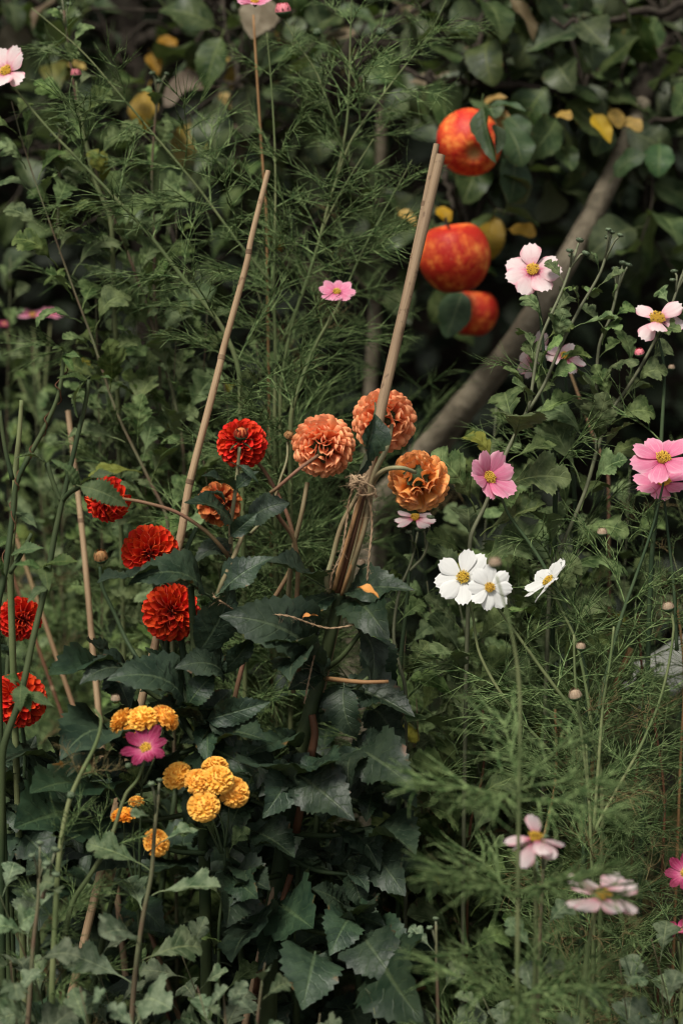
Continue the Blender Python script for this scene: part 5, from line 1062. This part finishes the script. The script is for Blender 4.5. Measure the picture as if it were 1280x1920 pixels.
cosmos_plant('feathery cosmos with a pink bud nodding beside the tall budded chrysanthemum', [S(2.44, 143, 152, 148, 200, 158, 250, 175, 330, 210, 430)], [], [(P(143, 140, 2.44), cdir(0, 1, 0.3), 0.0068, 'pink')], seed=5, step=0.07)
cosmos_plant('cosmos with a flat pale pink bloom before the leaning trunk', [S(2.30, 1002, 545, 1012, 590, 1020, 680, 1035, 800, 1040, 950)], [CF(998, 508, 2.28, (-0.12, 0.50, 0.85), 106, 'pale', seed=6, cup=0.12, petals=7)], seed=6, step=0.10, mat='cosmos_stem_dark')
cosmos_plant('cosmos with two ragged pale pink blooms behind the forked chrysanthemum stems', [S(2.36, 1058, 690, 1062, 740, 1070, 850, 1078, 980), S(2.36, 1003, 690, 1020, 760, 1050, 860)], [CF(1058, 670, 2.32, (0.2, 0.78, 0.6), 84, 'pale', seed=7, cup=0.1), CF(1000, 664, 2.36, (-0.65, 0.4, -0.4), 92, 'pale', seed=8, cup=0.3, jitter=0.2)], seed=7, step=0.11, mat='cosmos_stem_dark')
cosmos_plant('cosmos with a ragged four petalled pale pink bloom beside a chrysanthemum bud', [S(2.26, 1234, 636, 1244, 690, 1240, 800, 1232, 930, 1220, 1060)], [CF(1230, 600, 2.25, (0.05, 0.55, 0.85), 108, 'pale', seed=9, cup=0.25, petals=8, skip=(1, 3, 6), jitter=0.3, disc=1.15)], [(P(1198, 663, 2.27), cdir(-0.2, 1, 0.4), 0.0055, 'pink'), (P(1258, 690, 2.4), cdir(0, 1, 0.3), 0.004, 'cream')], seed=9, step=0.12, mat='cosmos_stem_dark')
cosmos_plant('cosmos with one deep pink cupped bloom facing sideways', [S(2.22, 932, 912, 942, 940, 955, 968, 1000, 1030, 1045, 1110, 1075, 1190, 1100, 1290)], [CF(914, 897, 2.21, (0.52, 0.36, 0.78), 108, 'pink', seed=10, cup=0.42)], seed=10, step=0.07, skip_top=0.13, mat='cosmos_stem_dark', r=0.0018)
cosmos_plant('cosmos with two bright pink blooms one above the other on dark stems', [S(2.20, 1243, 905, 1225, 980, 1195, 1070, 1160, 1170, 1128, 1300, 1100, 1450), S(2.22, 1243, 925, 1250, 990, 1262, 1100, 1268, 1220)], [CF(1242, 862, 2.18, (0.0, 0.72, 0.72), 122, 'pink', seed=11, cup=0.28, jitter=0.2), CF(1243, 906, 2.23, (0.05, 0.85, 0.5), 112, 'pink', seed=12, cup=0.2)], seed=11, step=0.07, skip_top=0.14, mat='cosmos_stem_dark', r=0.0018)
cosmos_plant('cosmos with two open white blooms side by side and a third seen in profile', [S(2.18, 918, 1120, 940, 1150, 965, 1185, 1020, 1262, 1088, 1355, 1120, 1420, 1128, 1560), S(2.20, 872, 1105, 885, 1150, 900, 1230, 960, 1330, 1060, 1440), S(2.19, 1035, 1108, 1055, 1150, 1078, 1200, 1098, 1290, 1110, 1380)],
    [CF(868, 1083, 2.18, (-0.12, 0.25, 0.96), 106, 'white', seed=13, cup=0.12), CF(917, 1102, 2.15, (0.08, 0.2, 0.97), 84, 'white', seed=14, cup=0.1), CF(1030, 1092, 2.19, (-0.62, 0.62, 0.12), 104, 'white', seed=15, cup=0.35)], seed=13, step=0.06, skip_top=0.10, mat='cosmos_stem', r=0.0018)
cosmos_plant('cosmos with a pale pink bloom peeping out below the fading orange dahlia', [S(2.30, 776, 990, 768, 1060, 760, 1150, 750, 1260)], [CF(778, 972, 2.27, (-0.1, 0.85, 0.4), 76, 'pale', seed=16, cup=0.0, skip=(2,))], seed=14, step=0.1, mat='cosmos_stem_dark')
cosmos_last = cosmos_plant('blurred cosmos with feathery whorls on a dark stem and a closed pinkish bud', [S(1.82, 930, 1080, 950, 1150, 968, 1240, 974, 1320, 972, 1500, 970, 1700, 968, 1920)], [], [(P(927, 1058, 1.82), cdir(-0.1, 1, 0.2), 0.0062, 'cream')], seed=15, step=0.2, size=(0.05, 0.07), skip_top=0.12, r=0.0014, mat='cosmos_stem')
cosmos_plant('cosmos with a limp pale pink bloom behind the blurred dark stem', [S(1.9, 1000, 1600, 1004, 1700, 1000, 1920)], [CF(1003, 1572, 1.86, (0.1, 0.93, 0.3), 112, 'pale', seed=17, cup=-0.15, jitter=0.3)], seed=16, step=0.08, size=(0.06, 0.09), skip_top=0.06)
cosmos_plant('cosmos with a wide pale pink bloom seen almost edge on near the ground', [S(1.84, 1115, 1710, 1100, 1790, 1090, 1930)], [CF(1128, 1682, 1.84, (0.15, 0.93, 0.3), 140, 'pale', seed=18, cup=0.22, jitter=0.25)], seed=17, step=0.06, size=(0.06, 0.09), skip_top=0.04)
cosmos_plant('cosmos with a magenta quilled bloom under the arch of yellow pompons', [S(2.04, 272, 1425, 258, 1462, 236, 1490, 205, 1580, 170, 1640, 136, 1695, 120, 1790)], [CF(274, 1404, 2.03, (0.0, 0.5, 0.87), 92, 'magenta', seed=19, cup=0.62)], [(P(241, 1437, 2.04), cdir(0, 1, 0), 0.0035, 'green'), (P(217, 1312, 2.05), cdir(0, 1, 0.2), 0.005, 'cream')], seed=18, step=0.05, size=(0.05, 0.08), skip_top=0.03)
cosmos_plant('curling cosmos stalk with a bare bent tip standing in front of broad dahlia leaves', [S(2.0, 178, 1330, 190, 1350, 180, 1395, 150, 1455, 128, 1510, 112, 1600, 104, 1720, 98, 1900)], [], [(P(134, 1492, 2.0), cdir(0, 1, 0), 0.0045, 'green')], seed=19, step=0.07, size=(0.05, 0.08), dry=0.35, skip_top=0.02, r=0.0022)
cosmos_plant('cosmos with deep magenta blooms low at the right border of the bed', [S(2.1, 1285, 1660, 1282, 1740, 1278, 1850), S(2.1, 1270, 1765, 1276, 1810, 1280, 1860)], [CF(1284, 1638, 2.1, (-0.3, 0.4, 0.85), 74, 'magenta', seed=20, cup=0.3), CF(1268, 1746, 2.1, (0.0, 0.85, 0.3), 66, 'magenta', seed=21, cup=0.25)], seed=20, step=0.06, size=(0.05, 0.08))
cosmos_plant('far blurred cosmos with three small pink blooms in the grass', [S(2.95, 62, 610, 70, 680, 80, 800), S(2.95, 95, 605, 88, 690, 80, 790), S(2.95, 10, 620, 40, 720, 78, 800)], [CF(62, 592, 2.95, (0, 0.9, 0.4), 52, 'pink', seed=22), CF(96, 588, 2.95, (0.2, 0.9, 0.4), 46, 'pink', seed=23), CF(9, 608, 2.95, (0, 0.8, 0.5), 28, 'magenta', seed=24)], seed=21, step=0.07)
cosmos_plant('cosmos with pale leafless stalks and a dried seed head beside the thick tan dead stem', [S(2.12, 1098, 1395, 1102, 1480, 1108, 1600, 1112, 1760), S(2.12, 1150, 1175, 1143, 1240, 1130, 1320, 1122, 1420, 1112, 1560), S(2.12, 1075, 1190, 1078, 1280, 1090, 1380, 1104, 1500), S(2.12, 1254, 1140, 1262, 1180, 1240, 1300, 1200, 1400, 1150, 1490, 1112, 1560)], [], [(P(1078, 1305, 2.1), cdir(-0.2, 0.8, 0.3), 0.007, 'cream'), (P(1252, 1140, 2.12), cdir(-0.2, 1, 0.2), 0.0062, 'cream'), (P(1128, 1000, 2.15), cdir(0, 1, 0.2), 0.0055, 'cream'), (P(1088, 1214, 2.12), cdir(0, 1, 0.3), 0.005, 'cream')], seed=22, step=0.045, size=(0.06, 0.09), dry=0.45, r=0.0017)
stem(bpy.data.objects['cosmos_plant'], S(2.4, 200, 0, 190, 60, 180, 110), 0.0012, 0.0015, M['cosmos_stem']) if False else None
wh = cosmos_last
for (yy, n) in ((1485, 6), (1690, 6), (1865, 5)):
    c = P(972, yy, 1.82); r7 = random.Random(yy)
    for k in range(n):
        a = 6.283*k/n + r7.uniform(-.3, .3)
        part('feathery_leaf', r7.choice(FRW), wh, frame(c + V(0, 0, r7.uniform(-.012, .012)), V(math.cos(a), math.sin(a)*0.8, r7.uniform(0.05, 0.45)), V(0, 0, 1), r7.uniform(0.09, 0.12)))
def cosmos_fill(x, y, d, seed, label, group, size=(0.08, 0.125), step=0.055, dry=0.08):
    rng = random.Random(seed); top = P(x, y, d); b = ground_pt(top, (rng.uniform(-0.22, 0.22), rng.uniform(-.05, .05)))
    pts = [top, top.lerp(b, 0.3) + V(rng.gauss(0, .045), rng.gauss(0, .02), 0), top.lerp(b, 0.65) + V(rng.gauss(0, .02), 0, 0), b + V(0, 0, 0.02)]
    cosmos_plant(label, [pts], seed=seed, group=group, size=size, step=step, skip_top=0.0, dry=dry, r=0.0014, tip=0.3, mat='cosmos_stem' if seed % 3 == 0 else 'cosmos_stem_dark')
A_ = ('above the small pink bloom', 'beside the twin canes and small pink bloom', 'touching the upper lone cane', 'between lone cane and first orange dahlia', 'above the bud fronted red dahlia', 'above the two touching orange dahlias', 'below the first orange dahlia', 'between red and orange dahlias', 'behind the hanging twine', 'among the chrysanthemums beside the lone cane', 'below the withered red dahlia', 'behind the side facing red dahlia', 'behind the square cut nettle stalk', 'behind the slender orange brown cane', 'behind the stacked pair of red dahlias', 'behind the short reddish cane')
for i, (x, y, d) in enumerate(((640, 420, 2.6), (690, 560, 2.62), (480, 540, 2.58), (520, 700, 2.55), (430, 760, 2.6), (640, 760, 2.55), (580, 900, 2.45), (500, 880, 2.5), (650, 960, 2.5), (300, 560, 2.6), (460, 990, 2.48), (200, 900, 2.75), (60, 900, 2.8), (130, 1040, 2.75), (250, 1120, 2.65), (60, 1120, 2.7))):
    cosmos_fill(x, y, d, 700+i, 'flowerless feathery cosmos ' + A_[i], 'flowerless cosmos behind the canes')
A_ = ('under the bright pink blooms', 'beside the lower bright pink bloom', 'between white profile bloom and bright pink blooms', 'beside the white profile bloom', 'above the pale grey board', 'below the white profile bloom', 'around the dried seed head', 'over the pale grey board', 'below the thick tan dead stem', 'below the pale grey board', 'above the wide pale pink bloom', 'above the deep magenta blooms', 'beneath the wide pale pink bloom', 'behind the two bright pink blooms')
for i, (x, y, d) in enumerate(((1200, 980, 2.4), (1260, 1040, 2.35), (1120, 1120, 2.4), (1060, 1160, 2.35), (1230, 1150, 2.3), (1020, 1300, 2.3), (1110, 1340, 2.25), (1250, 1320, 2.3), (1180, 1450, 2.2), (1250, 1500, 2.2), (1130, 1620, 2.15), (1210, 1650, 2.15), (1160, 1760, 2.0), (1250, 880, 2.6))):
    cosmos_fill(x, y, d, 740+i, 'flowerless wispy cosmos ' + A_[i], 'flowerless cosmos below the pink blooms', size=(0.07, 0.11), dry=0.38)
A_ = ('below the wide pale pink bloom', 'lowest beside the pale leaved shoot')
for i, (x, y, d) in enumerate(((1060, 1850, 1.9), (880, 1880, 1.9))):
    cosmos_fill(x, y, d, 770+i, 'soft blurred feathery cosmos ' + A_[i], 'cosmos at the path edge', size=(0.085, 0.12))
bpy.context.view_layer.update()
